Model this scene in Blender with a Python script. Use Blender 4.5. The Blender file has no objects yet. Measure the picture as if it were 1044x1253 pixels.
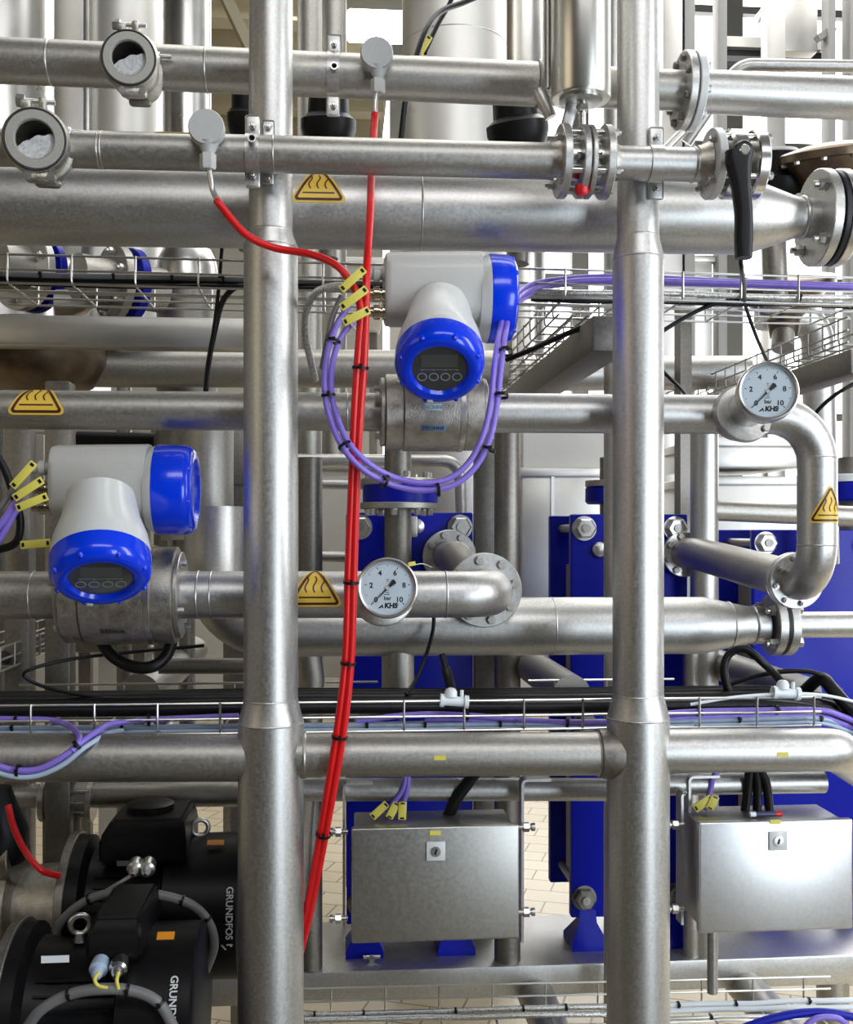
import bpy, bmesh, math, random
from mathutils import Vector, Matrix, Quaternion
random.seed(7)
PI = math.pi
scn = bpy.context.scene
COL = scn.collection
V = Vector

# ------------------------------------------------------------------ camera
FPX = 1300.0
YAW = math.atan(106.0 / FPX)
HZ = 650.0                                  # picture row of eye level
CAM = V((0.0, -1.75, 1.50))
FW = V((math.sin(YAW), math.cos(YAW), 0)); RT = V((math.cos(YAW), -math.sin(YAW), 0)); UP = V((0, 0, 1))
cd = bpy.data.cameras.new('camera'); cam = bpy.data.objects.new('camera', cd); COL.objects.link(cam)
cam.location = CAM; cam.rotation_euler = (PI / 2, 0, -YAW)
cd.sensor_fit = 'AUTO'; cd.sensor_width = 36.0
cd.lens = FPX * 36.0 / 1253.0
cd.shift_y = (HZ - 626.5) / 1253.0
cd.clip_start = 0.02; cd.clip_end = 100
scn.camera = cam

def P(px, py, Y):
    """point of the plane y=Y seen at a place of the photograph"""
    d = FW + RT * ((px - 522.0) / FPX) + UP * ((HZ - py) / FPX)
    t = (Y - CAM.y) / d.y
    return CAM + d * t
def S(Y, px=522):
    """metres per photo pixel in the plane y=Y"""
    d = FW + RT * ((px - 522.0) / FPX)
    return (Y - CAM.y) / d.y / FPX

# ------------------------------------------------------------------ materials
MATS = {}
def mat(name, col, rough=0.5, metal=0.0, noise=0.0, nscale=60.0, bump=0.0, bscale=900.0, rvar=0.0, coat=0.0, spec=0.5, tint=None, aniso=None):
    m = bpy.data.materials.new(name); m.use_nodes = True
    nt = m.node_tree; b = nt.nodes['Principled BSDF']
    b.inputs['Base Color'].default_value = (*col, 1); b.inputs['Roughness'].default_value = rough
    b.inputs['Metallic'].default_value = metal; b.inputs['Specular IOR Level'].default_value = spec
    if coat: b.inputs['Coat Weight'].default_value = coat; b.inputs['Coat Roughness'].default_value = 0.08
    tc = nt.nodes.new('ShaderNodeTexCoord')
    src = tc.outputs['Object']
    if aniso:
        mp = nt.nodes.new('ShaderNodeMapping'); mp.inputs['Scale'].default_value = aniso
        nt.links.new(src, mp.inputs['Vector']); src = mp.outputs['Vector']
    if noise or rvar:
        n = nt.nodes.new('ShaderNodeTexNoise'); n.inputs['Scale'].default_value = nscale
        n.inputs['Detail'].default_value = 7; n.inputs['Roughness'].default_value = 0.68
        nt.links.new(src, n.inputs['Vector'])
        if noise:
            cr = nt.nodes.new('ShaderNodeValToRGB')
            cr.color_ramp.elements[0].position = 0.32; cr.color_ramp.elements[1].position = 0.68
            t = tint or (1, 1, 1)
            lo = [max(0, c * (1 - noise)) * k for c, k in zip(col, t)]; hi = [min(1, c * (1 + noise * 0.7)) for c in col]
            cr.color_ramp.elements[0].color = (*lo, 1); cr.color_ramp.elements[1].color = (*hi, 1)
            nt.links.new(n.outputs['Fac'], cr.inputs['Fac']); nt.links.new(cr.outputs['Color'], b.inputs['Base Color'])
        if rvar:
            mr = nt.nodes.new('ShaderNodeMapRange')
            mr.inputs['From Min'].default_value = 0.3; mr.inputs['From Max'].default_value = 0.7
            mr.inputs['To Min'].default_value = max(0.03, rough - rvar); mr.inputs['To Max'].default_value = rough + rvar
            nt.links.new(n.outputs['Fac'], mr.inputs['Value']); nt.links.new(mr.outputs['Result'], b.inputs['Roughness'])
    if bump:
        n2 = nt.nodes.new('ShaderNodeTexNoise'); n2.inputs['Scale'].default_value = bscale; n2.inputs['Detail'].default_value = 3
        nt.links.new(src, n2.inputs['Vector'])
        bp = nt.nodes.new('ShaderNodeBump'); bp.inputs['Strength'].default_value = bump; bp.inputs['Distance'].default_value = 0.002
        nt.links.new(n2.outputs['Fac'], bp.inputs['Height']); nt.links.new(bp.outputs['Normal'], b.inputs['Normal'])
    MATS[name] = m
    return m
def emis(name, col, st):
    m = bpy.data.materials.new(name); m.use_nodes = True; nt = m.node_tree; nt.nodes.clear()
    e = nt.nodes.new('ShaderNodeEmission'); e.inputs['Color'].default_value = (*col, 1); e.inputs['Strength'].default_value = st
    o = nt.nodes.new('ShaderNodeOutputMaterial'); nt.links.new(e.outputs[0], o.inputs[0]); return m

STEEL = mat('satin_steel', (0.58, 0.575, 0.56), 0.43, 1, 0.16, 190, 0.10, 700, 0.06, tint=(1, .99, .96))
STEELP = mat('pickled_steel', (0.46, 0.45, 0.425), 0.46, 1, 0.18, 170, 0.12, 650, 0.06, tint=(1, .97, .91))
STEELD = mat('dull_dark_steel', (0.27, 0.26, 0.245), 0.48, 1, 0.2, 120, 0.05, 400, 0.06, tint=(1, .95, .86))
POLISH = mat('polished_steel', (0.70, 0.69, 0.66), 0.22, 1, 0.05, 40, 0.0, 900, 0.03)
SEMI = mat('turned_steel', (0.60, 0.59, 0.57), 0.34, 1, 0.08, 60, 0.0, 700, 0.03)
CAST = mat('cast_steel', (0.50, 0.48, 0.44), 0.42, 1, 0.25, 55, 0.35, 500, 0.08, tint=(1, .95, .85))
BRUSH = mat('brushed_sheet_steel', (0.50, 0.49, 0.455), 0.40, 1, 0.10, 140, 0.0, 700, 0.04)
SHEET = mat('pale_sheet_steel', (0.62, 0.61, 0.58), 0.42, 1, 0.10, 3, 0.05, 200, 0.06)
WELD = mat('weld_bead', (0.56, 0.55, 0.53), 0.40, 1, 0.1, 160, 0.1, 500, 0.03)
GALV = mat('galvanised_wire', (0.66, 0.66, 0.63), 0.30, 1)
BROWN = mat('brown_reflection_steel', (0.20, 0.15, 0.105), 0.36, 1, 0.3, 14, 0.0, 400, 0.08)  # dark steel with brown reflections put into its base colour
PAINT = mat('grey_paint', (0.53, 0.53, 0.51), 0.42, 0, 0.05, 300, 0.06, 800, coat=0.15)
PAINT2 = mat('light_grey_paint', (0.62, 0.635, 0.63), 0.35, 0, 0.04, 300, coat=0.2)
SENSOR = mat('sensor_grey_cap', (0.45, 0.46, 0.45), 0.5, 0, 0.05, 200)
BLUE = mat('glossy_blue_plastic', (0.000, 0.040, 0.76), 0.22, 0, coat=0.35, spec=.35)
HXBLUE = mat('blue_enamel_paint', (0.000, 0.006, 0.34), 0.38, 0, 0.06, 20, spec=.25)
RED = mat('red_rubber', (0.66, 0.008, 0.010), 0.33, 0, 0.1, 40)
PURPLE = mat('purple_cable_jacket', (0.24, 0.165, 0.66), 0.38, 0, 0.08, 50)
PALEB = mat('pale_blue_cable_jacket', (0.38, 0.48, 0.62), 0.38)
BLACKP = mat('black_plastic', (0.006, 0.006, 0.007), 0.40, spec=.3)
BLACKM = mat('black_motor_paint', (0.0045, 0.0045, 0.005), 0.42, 0, 0.3, 60, 0.05, 400, spec=.22)
GREYC = mat('grey_cable_jacket', (0.16, 0.16, 0.16), 0.45)
YEL = mat('yellow_tag_plastic', (0.68, 0.60, 0.10), 0.45)
SIGNY = mat('warning_yellow', (0.78, 0.52, 0.06), 0.42)
SIGNB = mat('warning_dark', (0.07, 0.012, 0.010), 0.45)
WHITEP = mat('white_plastic', (0.75, 0.80, 0.83), 0.35)
DIAL = mat('dial_white', (0.66, 0.76, 0.83), 0.5)
INK = mat('black_ink', (0.008, 0.008, 0.010), 0.5)
PALEINK = mat('pale_ink', (0.30, 0.33, 0.33), 0.5)
BLUEINK = mat('blue_ink', (0.02, 0.06, 0.16), 0.5)
LCD = mat('display_glass', (0.055, 0.060, 0.055), 0.18, 0, coat=0.4)
FOAM = mat('white_foam', (0.86, 0.86, 0.84), 0.6, 0, 0.35, 180, 0.8, 400)
DARKIN = mat('dark_inside', (0.03, 0.03, 0.03), 0.5, 0.3)
RUBBER = mat('gasket_rubber', (0.008, 0.008, 0.012), 0.5)
ORANGE = mat('orange_sticker', (0.70, 0.27, 0.015), 0.5)
RINGM = mat('matt_ring_steel', (0.46, 0.45, 0.41), 0.5, .6, .08, 200)
GREEN = mat('green_plug', (0.01, 0.16, 0.03), 0.4)
REDP = mat('red_plastic', (0.6, 0.01, 0.015), 0.35)
BRASS = mat('nickel_brass', (0.62, 0.55, 0.40), 0.22, 1)
STICK = mat('pale_blue_sticker', (0.42, 0.60, 0.75), 0.5)
WALLM = mat('white_wall_paint', (0.66, 0.65, 0.61), 0.7, 0, 0.04, 2)
CONC = mat('grey_wall_paint', (0.50, 0.49, 0.45), 0.75, 0, 0.06, 3)
BEAMY = mat('cream_ceiling_panel', (0.52, 0.47, 0.33), 0.7, 0, 0.05, 4)
ALU = mat('window_frame_grey', (0.36, 0.36, 0.345), 0.5)
TANK = mat('tank_steel', (0.66, 0.65, 0.62), 0.30, 1, 0.08, 5, 0.03, 60, 0.06)
TANKW = mat('tank_light_steel', (0.72, 0.71, 0.67), 0.45, 0.8, 0.06, 4)

def braid():
    m = mat('steel_braid', (0.55, 0.55, 0.53), 0.35, 1)
    nt = m.node_tree; b = nt.nodes['Principled BSDF']
    tc = nt.nodes.new('ShaderNodeTexCoord'); w = nt.nodes.new('ShaderNodeTexVoronoi'); w.inputs['Scale'].default_value = 330
    nt.links.new(tc.outputs['Object'], w.inputs['Vector'])
    cr = nt.nodes.new('ShaderNodeValToRGB'); cr.color_ramp.elements[0].color = (.75, .75, .72, 1); cr.color_ramp.elements[1].color = (.34, .34, .33, 1)
    cr.color_ramp.elements[0].position = .2; cr.color_ramp.elements[1].position = 1.0
    nt.links.new(w.outputs['Distance'], cr.inputs['Fac']); nt.links.new(cr.outputs['Color'], b.inputs['Base Color'])
    bp = nt.nodes.new('ShaderNodeBump'); bp.inputs['Strength'].default_value = .6; bp.inputs['Distance'].default_value = .001; bp.invert = True
    nt.links.new(w.outputs['Distance'], bp.inputs['Height']); nt.links.new(bp.outputs['Normal'], b.inputs['Normal'])
    return m
BRAID = braid()
def tiles():
    m = mat('cream_floor_tile', (0.6, .52, .36), 0.42)
    nt = m.node_tree; b = nt.nodes['Principled BSDF']
    tc = nt.nodes.new('ShaderNodeTexCoord'); mp = nt.nodes.new('ShaderNodeMapping'); mp.inputs['Rotation'].default_value = (0, 0, .35)
    br = nt.nodes.new('ShaderNodeTexBrick'); br.inputs['Scale'].default_value = 1.0
    br.inputs['Brick Width'].default_value = .20; br.inputs['Row Height'].default_value = .13; br.inputs['Mortar Size'].default_value = .0035
    br.inputs['Color1'].default_value = (.66, .57, .40, 1); br.inputs['Color2'].default_value = (.60, .51, .35, 1); br.inputs['Mortar'].default_value = (.22, .18, .12, 1)
    nt.links.new(tc.outputs['Object'], mp.inputs[0]); nt.links.new(mp.outputs[0], br.inputs['Vector'])
    nt.links.new(br.outputs['Color'], b.inputs['Base Color'])
    return m
TILE = tiles()
def glass():
    m = bpy.data.materials.new('clear_glass'); m.use_nodes = True; nt = m.node_tree; nt.nodes.clear()
    t = nt.nodes.new('ShaderNodeBsdfTransparent'); g = nt.nodes.new('ShaderNodeBsdfGlossy'); g.inputs['Roughness'].default_value = .04
    f = nt.nodes.new('ShaderNodeFresnel'); f.inputs['IOR'].default_value = 1.25
    x = nt.nodes.new('ShaderNodeMixShader'); o = nt.nodes.new('ShaderNodeOutputMaterial')
    nt.links.new(f.outputs[0], x.inputs[0]); nt.links.new(t.outputs[0], x.inputs[1]); nt.links.new(g.outputs[0], x.inputs[2]); nt.links.new(x.outputs[0], o.inputs[0])
    return m
GLASS = glass()

# ------------------------------------------------------------------ mesh helpers
def basis(ax):
    ax = V(ax).normalized()
    h = V((0, 0, 1)) if abs(ax.z) < 0.9 else V((0, 1, 0))
    u = h.cross(ax).normalized(); v = ax.cross(u).normalized()
    return u, v, ax                     # for ax=-Y: u=+X?, v=up
def spl(pts, n=8):
    pts = [V(p) for p in pts]
    if len(pts) < 3: return pts
    out = []
    ext = [pts[0] * 2 - pts[1]] + pts + [pts[-1] * 2 - pts[-2]]
    for i in range(1, len(ext) - 2):
        a, b, c, d = ext[i - 1:i + 3]
        for k in range(n):
            t = k / n
            out.append(0.5 * ((2 * b) + (c - a) * t + (2 * a - 5 * b + 4 * c - d) * t * t + (3 * b - a - 3 * c + d) * t ** 3))
    out.append(pts[-1])
    return out
def fillet(pts, rad, n=10):
    pts = [V(p) for p in pts]; out = [pts[0]]
    for i in range(1, len(pts) - 1):
        r = rad[i - 1] if isinstance(rad, (list, tuple)) else rad
        a = (pts[i - 1] - pts[i]).normalized(); b = (pts[i + 1] - pts[i]).normalized()
        ang = a.angle(b); d = r / math.tan(ang / 2)
        c = pts[i] + (a + b).normalized() * (r / math.sin(ang / 2))
        p0 = pts[i] + a * d; p1 = pts[i] + b * d
        v0 = p0 - c; v1 = p1 - c; tot = v0.angle(v1); axn = v0.cross(v1).normalized()
        for k in range(n + 1):
            out.append(c + Quaternion(axn, tot * k / n) @ v0)
    out.append(pts[-1]); return out

WLOC = {}
class MB:
    def __init__(s): s.bm = bmesh.new()
    def box(s, c, size, rot=None, bev=0.0, seg=2):
        t = bmesh.new(); bmesh.ops.create_cube(t, size=1.0)
        for v in t.verts: v.co = V((v.co.x * size[0], v.co.y * size[1], v.co.z * size[2]))
        if bev: bmesh.ops.bevel(t, geom=t.edges[:], offset=bev, segments=seg, affect='EDGES', profile=0.5)
        M = Matrix.Translation(V(c)) @ (rot.to_4x4() if rot else Matrix.Identity(4))
        t.transform(M); s._add(t); return s
    def obox(s, c, u, v, n, size, bev=0.0):
        R = Matrix((V(u).normalized(), V(v).normalized(), V(n).normalized())).transposed()
        return s.box(c, size, R, bev)
    def _add(s, t):
        me = bpy.data.meshes.new('tmp'); t.to_mesh(me); t.free(); s.bm.from_mesh(me); bpy.data.meshes.remove(me)
    def tube(s, pts, r, seg=16, cap=True):
        pts = [V(p) for p in pts]; n = len(pts)
        rs = r if isinstance(r, (list, tuple)) else [r] * n
        tang = []
        for i in range(n):
            a = pts[max(0, i - 1)]; b = pts[min(n - 1, i + 1)]; tang.append((b - a).normalized())
        u, v, _ = basis(tang[0]); rings = []
        for i in range(n):
            if i:
                q = tang[i - 1].rotation_difference(tang[i]); u = q @ u
            u = (u - tang[i] * u.dot(tang[i])).normalized(); v = tang[i].cross(u)
            rings.append([s.bm.verts.new(pts[i] + (u * math.cos(2 * PI * k / seg) + v * math.sin(2 * PI * k / seg)) * rs[i]) for k in range(seg)])
        for i in range(n - 1):
            for k in range(seg):
                s.bm.faces.new((rings[i][k], rings[i][(k + 1) % seg], rings[i + 1][(k + 1) % seg], rings[i + 1][k]))
        if cap: s.bm.faces.new(rings[0][::-1]); s.bm.faces.new(rings[-1])
        return s
    def cyl(s, a, b, r, seg=24, r2=None): return s.tube([a, b], [r, r if r2 is None else r2], seg)
    def lathe(s, o, ax, prof, seg=36, closed=False, cap=True):
        u, v, w = basis(ax); o = V(o); rings = []
        for (t, r) in prof:
            if r < 1e-7: rings.append([s.bm.verts.new(o + w * t)])
            else: rings.append([s.bm.verts.new(o + w * t + (u * math.cos(2 * PI * k / seg) + v * math.sin(2 * PI * k / seg)) * r) for k in range(seg)])
        idx = list(range(len(rings)))
        pairs = list(zip(idx, idx[1:])) + ([(idx[-1], 0)] if closed else [])
        for i, j in pairs:
            A, B = rings[i], rings[j]
            if len(A) == 1 and len(B) == 1: continue
            for k in range(seg):
                k2 = (k + 1) % seg
                if len(A) == 1: s.bm.faces.new((A[0], B[k2], B[k]))
                elif len(B) == 1: s.bm.faces.new((A[k], A[k2], B[0]))
                else: s.bm.faces.new((A[k], A[k2], B[k2], B[k]))
        if cap and not closed:
            if len(rings[0]) > 1: s.bm.faces.new(rings[0][::-1])
            if len(rings[-1]) > 1: s.bm.faces.new(rings[-1])
        return s
    def ring(s, o, ax, r, h, w, seg=36):       # flat band: thickness h radial, width w axial, centred
        return s.lathe(o, ax, [(-w / 2, r), (-w / 2, r + h), (w / 2, r + h), (w / 2, r)], seg, closed=True)
    def torus(s, o, ax, R, r, seg=32, n=10):
        return s.lathe(o, ax, [(r * math.sin(2 * PI * k / n), R + r * math.cos(2 * PI * k / n)) for k in range(n)], seg, closed=True)
    def loft(s, secs, cap=True):
        rings = [[s.bm.verts.new(V(p)) for p in sec] for sec in secs]; m = len(rings[0])
        for A, B in zip(rings, rings[1:]):
            for k in range(m): s.bm.faces.new((A[k], A[(k + 1) % m], B[(k + 1) % m], B[k]))
        if cap: s.bm.faces.new(rings[0][::-1]); s.bm.faces.new(rings[-1])
        return s
    def prism(s, poly, o, u, v, depth):
        u = V(u).normalized(); v = V(v).normalized(); w = u.cross(v); o = V(o)
        A = [o + u * a + v * b for a, b in poly]
        return s.loft([A, [p + w * depth for p in A]])
    def text(s, body, size, o, u, v, extr=0.0003, align='CENTER', shear=0.0, bold=0.0):
        c = bpy.data.curves.new('t', 'FONT'); c.body = body; c.size = size; c.align_x = align; c.align_y = 'CENTER'; c.extrude = extr; c.shear = shear; c.bevel_depth = bold; c.bevel_resolution = 0; c.resolution_u = 4
        ob = bpy.data.objects.new('t', c); COL.objects.link(ob)
        dg = bpy.context.evaluated_depsgraph_get(); dg.update()
        me = bpy.data.meshes.new_from_object(ob.evaluated_get(dg))
        u = V(u).normalized(); v = V(v).normalized(); w = u.cross(v)
        M = Matrix((u, v, w)).transposed().to_4x4(); M.translation = V(o)
        me.transform(M); s.bm.from_mesh(me); bpy.data.meshes.remove(me)
        bpy.data.objects.remove(ob); bpy.data.curves.remove(c); return s
    def mesh(s, name, m, sharp=38, off=V((0, 0, 0)), recalc=True):
        if recalc: bmesh.ops.recalc_face_normals(s.bm, faces=s.bm.faces[:])
        for v in s.bm.verts: v.co -= off
        me = bpy.data.meshes.new(name); s.bm.to_mesh(me); s.bm.free()
        for p in me.polygons: p.use_smooth = True
        me.set_sharp_from_angle(angle=math.radians(sharp))
        me.materials.append(m); return me
    def bounds(s):
        xs = [v.co for v in s.bm.verts]
        lo = V([min(c[i] for c in xs) for i in range(3)]); hi = V([max(c[i] for c in xs) for i in range(3)]); return lo, hi
    def build(s, name, m, parent=None, sharp=38, label=None):
        if parent: off = WLOC[parent.name]
        else:
            lo, hi = s.bounds(); off = V(((lo.x + hi.x) / 2, (lo.y + hi.y) / 2, lo.z))
        me = s.mesh(name, m, sharp, off)
        o = bpy.data.objects.new(name, me); COL.objects.link(o)
        if parent: o.parent = parent
        else: o.location = off
        WLOC[o.name] = off.copy()
        if label: o['label'] = label
        return o
def tag(o, label, cat, group=None, kind=None):
    o['label'] = label; o['category'] = cat
    if group: o['group'] = group
    o['kind'] = kind or 'thing'
    return o
def thing(name, label, cat, loc, group=None):
    o = bpy.data.objects.new(name, None); COL.objects.link(o); o.empty_display_size = .02
    o.location = loc; WLOC[o.name] = V(loc)
    return tag(o, label, cat, group)
def struct(o):
    o['kind'] = 'structure'; return o

BOLTM = {}
def bolt_mesh(d, L, m, stud=0.0):
    k = (round(d, 5), round(L, 5), m.name, round(stud, 5))
    if k not in BOLTM:
        b = MB(); b.lathe((0, 0, 0), (0, 0, 1), [(0, d * 1.12), (d * .16, d * 1.12), (d * .16, d * .6)], 18)
        hx = [(d * .95 * math.cos(PI / 3 * i), d * .95 * math.sin(PI / 3 * i)) for i in range(6)]
        hx2 = [(x * .9, y * .9) for x, y in hx]
        b.loft([[V((x, y, d * .16)) for x, y in hx], [V((x, y, L * .85)) for x, y in hx], [V((x, y, L)) for x, y in hx2]])
        if stud: b.lathe((0, 0, 0), (0, 0, 1), [(L * .9, d * .55), (L + stud, d * .55), (L + stud + d * .1, d * .4)], 14)
        BOLTM[k] = b.mesh('bolt', m, 30)
    return BOLTM[k]
def place_bolt(parent, p, ax, d, L, m=None, stud=0.0, name='bolt'):
    o = bpy.data.objects.new(name, bolt_mesh(d, L, m or SEMI, stud)); COL.objects.link(o); o.parent = parent
    u, v, w = basis(ax)
    M = Matrix((u, v, w)).transposed().to_4x4(); o.matrix_local = Matrix.Translation(V(p) - WLOC[parent.name]) @ M
    WLOC[o.name] = V(p); return o
def bolts(parent, c, ax, R, n, d, L, start=0.0, m=None, stud=0.0, keep=None):
    u, v, w = basis(ax)
    for i in range(n):
        if keep and i not in keep: continue
        a = start + 2 * PI * i / n
        place_bolt(parent, V(c) + (u * math.cos(a) + v * math.sin(a)) * R, ax, d, L, m, stud)
def disc(mb, c, ax, r, th, bore=0, seg=40, ch=.0015):
    if bore: mb.lathe(c, ax, [(-th / 2, bore), (-th / 2, r - ch), (-th / 2 + ch, r), (th / 2 - ch, r), (th / 2, r - ch), (th / 2, bore)], seg, closed=True)
    else: mb.lathe(c, ax, [(-th / 2, r - ch), (-th / 2 + ch, r), (th / 2 - ch, r), (th / 2, r - ch)], seg)
    return mb
def weld(parent, c, ax, r, w=.004, m=None):
    b = MB(); b.torus(c, ax, r - .0008, w * .55, 40, 8)
    return b.build('weld_seam', m or WELD, parent)

# ------------------------------------------------------------------ pipes by two picture points
def pipe_axis(x0, y0, x1, y1, Y0, Y1=None):
    a, b = P(x0, y0, Y0), P(x1, y1, Y0 if Y1 is None else Y1)
    d = (b - a).normalized()                # runs on well past the edges of the view
    return (a - d * .45 if x0 < 0 else a), (b + d * .45 if x1 > 1044 else b)
def at(a, b, px, Y=None):
    """point of the axis a-b seen at picture column px"""
    n = RT - FW * ((px - 522.0) / FPX)           # plane through the eye containing the column
    t = n.dot(CAM - a) / n.dot(b - a)
    return a + (b - a) * t

# ================================================================== SETTING
def room():
    b = MB(); b.box((0, 4.6, -.05), (14, 9.4, .1)); fl = struct(b.build('floor', TILE))
    b = MB(); b.box((0, -1.85, -.05), (14, 3.5, .1)); struct(b.build('unseen_dark_floor', mat('bounce_cut_floor', (.105, .088, .062), .55, 0, .15, 8)))  # added unseen floor, kept dark to cut bounce light on the pipes
    YB = 8.2
    b = MB(); b.box((-3.3, YB + .1, 4.2), (7.4, .2, 8.8)); struct(b.build('wall_back', CONC))
    # window wall: openings between mullions
    xs = [(0.45, 0.62), (5.4, 7.0)]
    b = MB()
    b.box((3.8, YB + .1, .55), (6.6, .2, 1.4)); b.box((3.8, YB + .1, 8.3), (6.6, .2, .6))
    for x in (0.62, 6.95): b.box((x, YB + .1, 4.6), (.3, .2, 6.9))
    struct(b.build('wall_back_window_side', WALLM))
    x = .77; w = 1.5; i = 1
    while x < 6.7:
        b = MB(); x1 = min(x + w, 6.8)
        for xx in (x + .04, x1 - .04): b.box((xx, YB, 4.63), (.08, .1, 6.75))
        for zz in (1.29, 2.6, 3.9, 5.2, 6.5, 7.95): b.box(((x + x1) / 2, YB, zz), (x1 - x - .16, .08, .07))
        wn = struct(b.build('window_%d' % i, ALU))
        g = MB(); g.box(((x + x1) / 2, YB + .03, 4.63), (x1 - x - .16, .008, 6.7)); g.build('window_pane', GLASS, wn)
        x = x1; i += 1
    b = MB(); b.box((-7, 3.5, 2.5), (.2, 9.4, 5.4)); struct(b.build('wall_left', CONC))
    b = MB(); b.box((-3.3, 5.2, 5.25), (7.4, 6.2, .1)); struct(b.build('ceiling', BEAMY))
    for k in range(7):
        b = MB(); b.box((-3.3, 3.2 + k * .75, 5.05), (7.3, .16, .3)); struct(b.build('ceiling_beam', BEAMY))
room()

# ================================================================== FRAME POSTS
def post(label, cx, halves, cone1, cone2):
    base = P(cx, HZ, 0); x, y = base.x, 0.0
    s = S(0, cx); r1, r2, r3 = [h * s for h in halves]
    z = lambda py: P(cx, py, 0).z
    t = thing('frame_post', label, 'post', (x, y, 0))
    b = MB(); b.cyl((x, y, z(cone1[0])), (x, y, 3.3), r1, 56); b.build('upper_tube', STEEL, t)
    b = MB(); b.lathe((x, y, 0), (0, 0, 1), [(z(cone1[1]), r2), (z(cone1[1]) + .004, r2), (z(cone1[0]) - .004, r1 + .0006), (z(cone1[0]), r1 + .0006)], 56); b.build('upper_reducer', STEEL, t)
    b = MB(); b.cyl((x, y, z(cone2[0])), (x, y, z(cone1[1])), r2, 56); b.build('middle_tube', STEEL, t)
    b = MB(); b.lathe((x, y, 0), (0, 0, 1), [(z(cone2[1]), r3), (z(cone2[0]) - .003, r2 + .0006), (z(cone2[0]), r2 + .0006)], 56); b.build('lower_reducer', STEEL, t)
    b = MB(); b.cyl((x, y, .015), (x, y, z(cone2[1])), r3, 56); b.build('lower_tube', STEEL, t)
    for py, r in ((cone1[0], r1), (cone1[1], r2), (cone2[0], r2), (cone2[1], r3)):
        w = MB(); w.torus((x, y, z(py)), (0, 0, 1), r - .0012, .002, 56, 8); w.build('weld_seam', STEEL, t)
    b = MB(); b.box((x, y, .0075), (.2, .2, .015), None, .003); b.build('foot_plate', STEELP, t)
    return t
post('thick round steel post that the red cable crosses, carrying a clamp with stub tube', 331.5, (26.5, 33, 40), (284, 304), (856, 884))
post('thick round steel frame post standing between the two square metal enclosures', 781, (25.5, 31, 38), (291, 318), (850, 878))

# ================================================================== PIPE RUNS
TOP = []
# --- highest pipe with the upper sight glass (behind the posts)
Y1 = .115
a1, b1 = pipe_axis(-40, 72.2, 1090, 122.7, Y1)
r1 = 26 * S(Y1)
t = thing('steel_pipe', 'topmost horizontal steel pipe, carries the smaller porthole sight glass, passes behind both posts', 'pipe', at(a1, b1, 300))
m = MB(); e1 = at(a1, b1, 842); m.cyl(a1, at(a1, b1, 664), r1, 48); m.cyl(at(a1, b1, 664), e1, r1 * .93, 48); m.build('pipe_tube', STEELP, t)
for px in (62, 253): weld(t, at(a1, b1, px), b1 - a1, r1)
m = MB(); disc(m, at(a1, b1, 661), b1 - a1, r1 * 1.1, .014); m.build('collar', STEELD, t)
m = MB(); disc(m, at(a1, b1, 837), b1 - a1, 47 * S(Y1), .014); m.build('flange', STEEL, t)
bolts(t, at(a1, b1, 833), a1 - b1, 38 * S(Y1), 8, .007, .008, .3, STEELD)
t = thing('steel_pipe', 'short bright steel pipe bolted by a flange to the topmost pipe, below the bent handrail', 'pipe', at(a1, b1, 950))
m = MB(); m.cyl(at(a1, b1, 850), b1, r1, 48); m.build('pipe_tube', STEEL, t)
m = MB(); disc(m, at(a1, b1, 848), b1 - a1, 47.5 * S(Y1), .014); m.build('flange', PAINT2, t)
bolts(t, at(a1, b1, 853), b1 - a1, 38 * S(Y1), 8, .007, .008, .3, SEMI)

# --- thin front pipe with the lower sight glass (in front of the posts)
Y2 = -.072
a2, b2 = pipe_axis(-40, 179.5, 880, 202.5, Y2); d2 = (b2 - a2).normalized()
r2 = 21.8 * S(Y2)
t = thing('steel_pipe', 'narrow steel pipe in front of the posts, from bigger sight glass to actuator valve', 'pipe', at(a2, b2, 300))
m = MB(); m.cyl(a2, at(a2, b2, 684), r2, 48); m.build('pipe_tube', STEELP, t)
for px in (122, 126, 335): weld(t, at(a2, b2, px), d2, r2, .003)
t = thing('steel_pipe', 'short narrow steel pipe strapped across the second post between two valves', 'pipe', at(a2, b2, 790))
m = MB(); m.cyl(at(a2, b2, 740), at(a2, b2, 864), r2 * .95, 48); m.build('pipe_tube', STEEL, t)
weld(t, at(a2, b2, 753), d2, r2 * .95, .003); weld(t, at(a2, b2, 848), d2, r2 * .97, .004)

# --- big pipe behind the posts
Y3 = .135
a3, b3 = pipe_axis(-40, 250.5, 930, 266, Y3); d3 = (b3 - a3).normalized(); r3 = 46 * S(Y3)
t = thing('steel_pipe', 'wide dull steel pipe with a yellow hot surface triangle, tapering to a black-gasket flange', 'pipe', at(a3, b3, 500))
m = MB(); m.cyl(a3, at(a3, b3, 905), r3, 64); m.build('pipe_tube', STEEL, t)
m = MB(); L = (at(a3, b3, 980) - at(a3, b3, 905)).length
m.lathe(at(a3, b3, 905), d3, [(0, r3), (L * .15, r3 * .985), (L * .9, r3 * .56), (L, r3 * .53), (L + .03, r3 * .53)], 56); m.build('reducer_cone', STEEL, t)
weld(t, at(a3, b3, 514), d3, r3, .004); weld(t, at(a3, b3, 981), d3, r3 * .55, .008)
rf = 60 * S(Y3)
m = MB(); disc(m, at(a3, b3, 1002), d3, rf, .018); m.build('flange', STEEL, t)
m = MB(); disc(m, at(a3, b3, 1014), d3, rf * .98, .011); m.build('gasket', RUBBER, t)
bolts(t, at(a3, b3, 996), -d3, rf * .78, 4, .011, .014, .75, SEMI, .008)
t = thing('pipe_flange', 'steel counter flange beyond the black gasket of the wide tapering pipe', 'flange', at(a3, b3, 1024))
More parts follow.
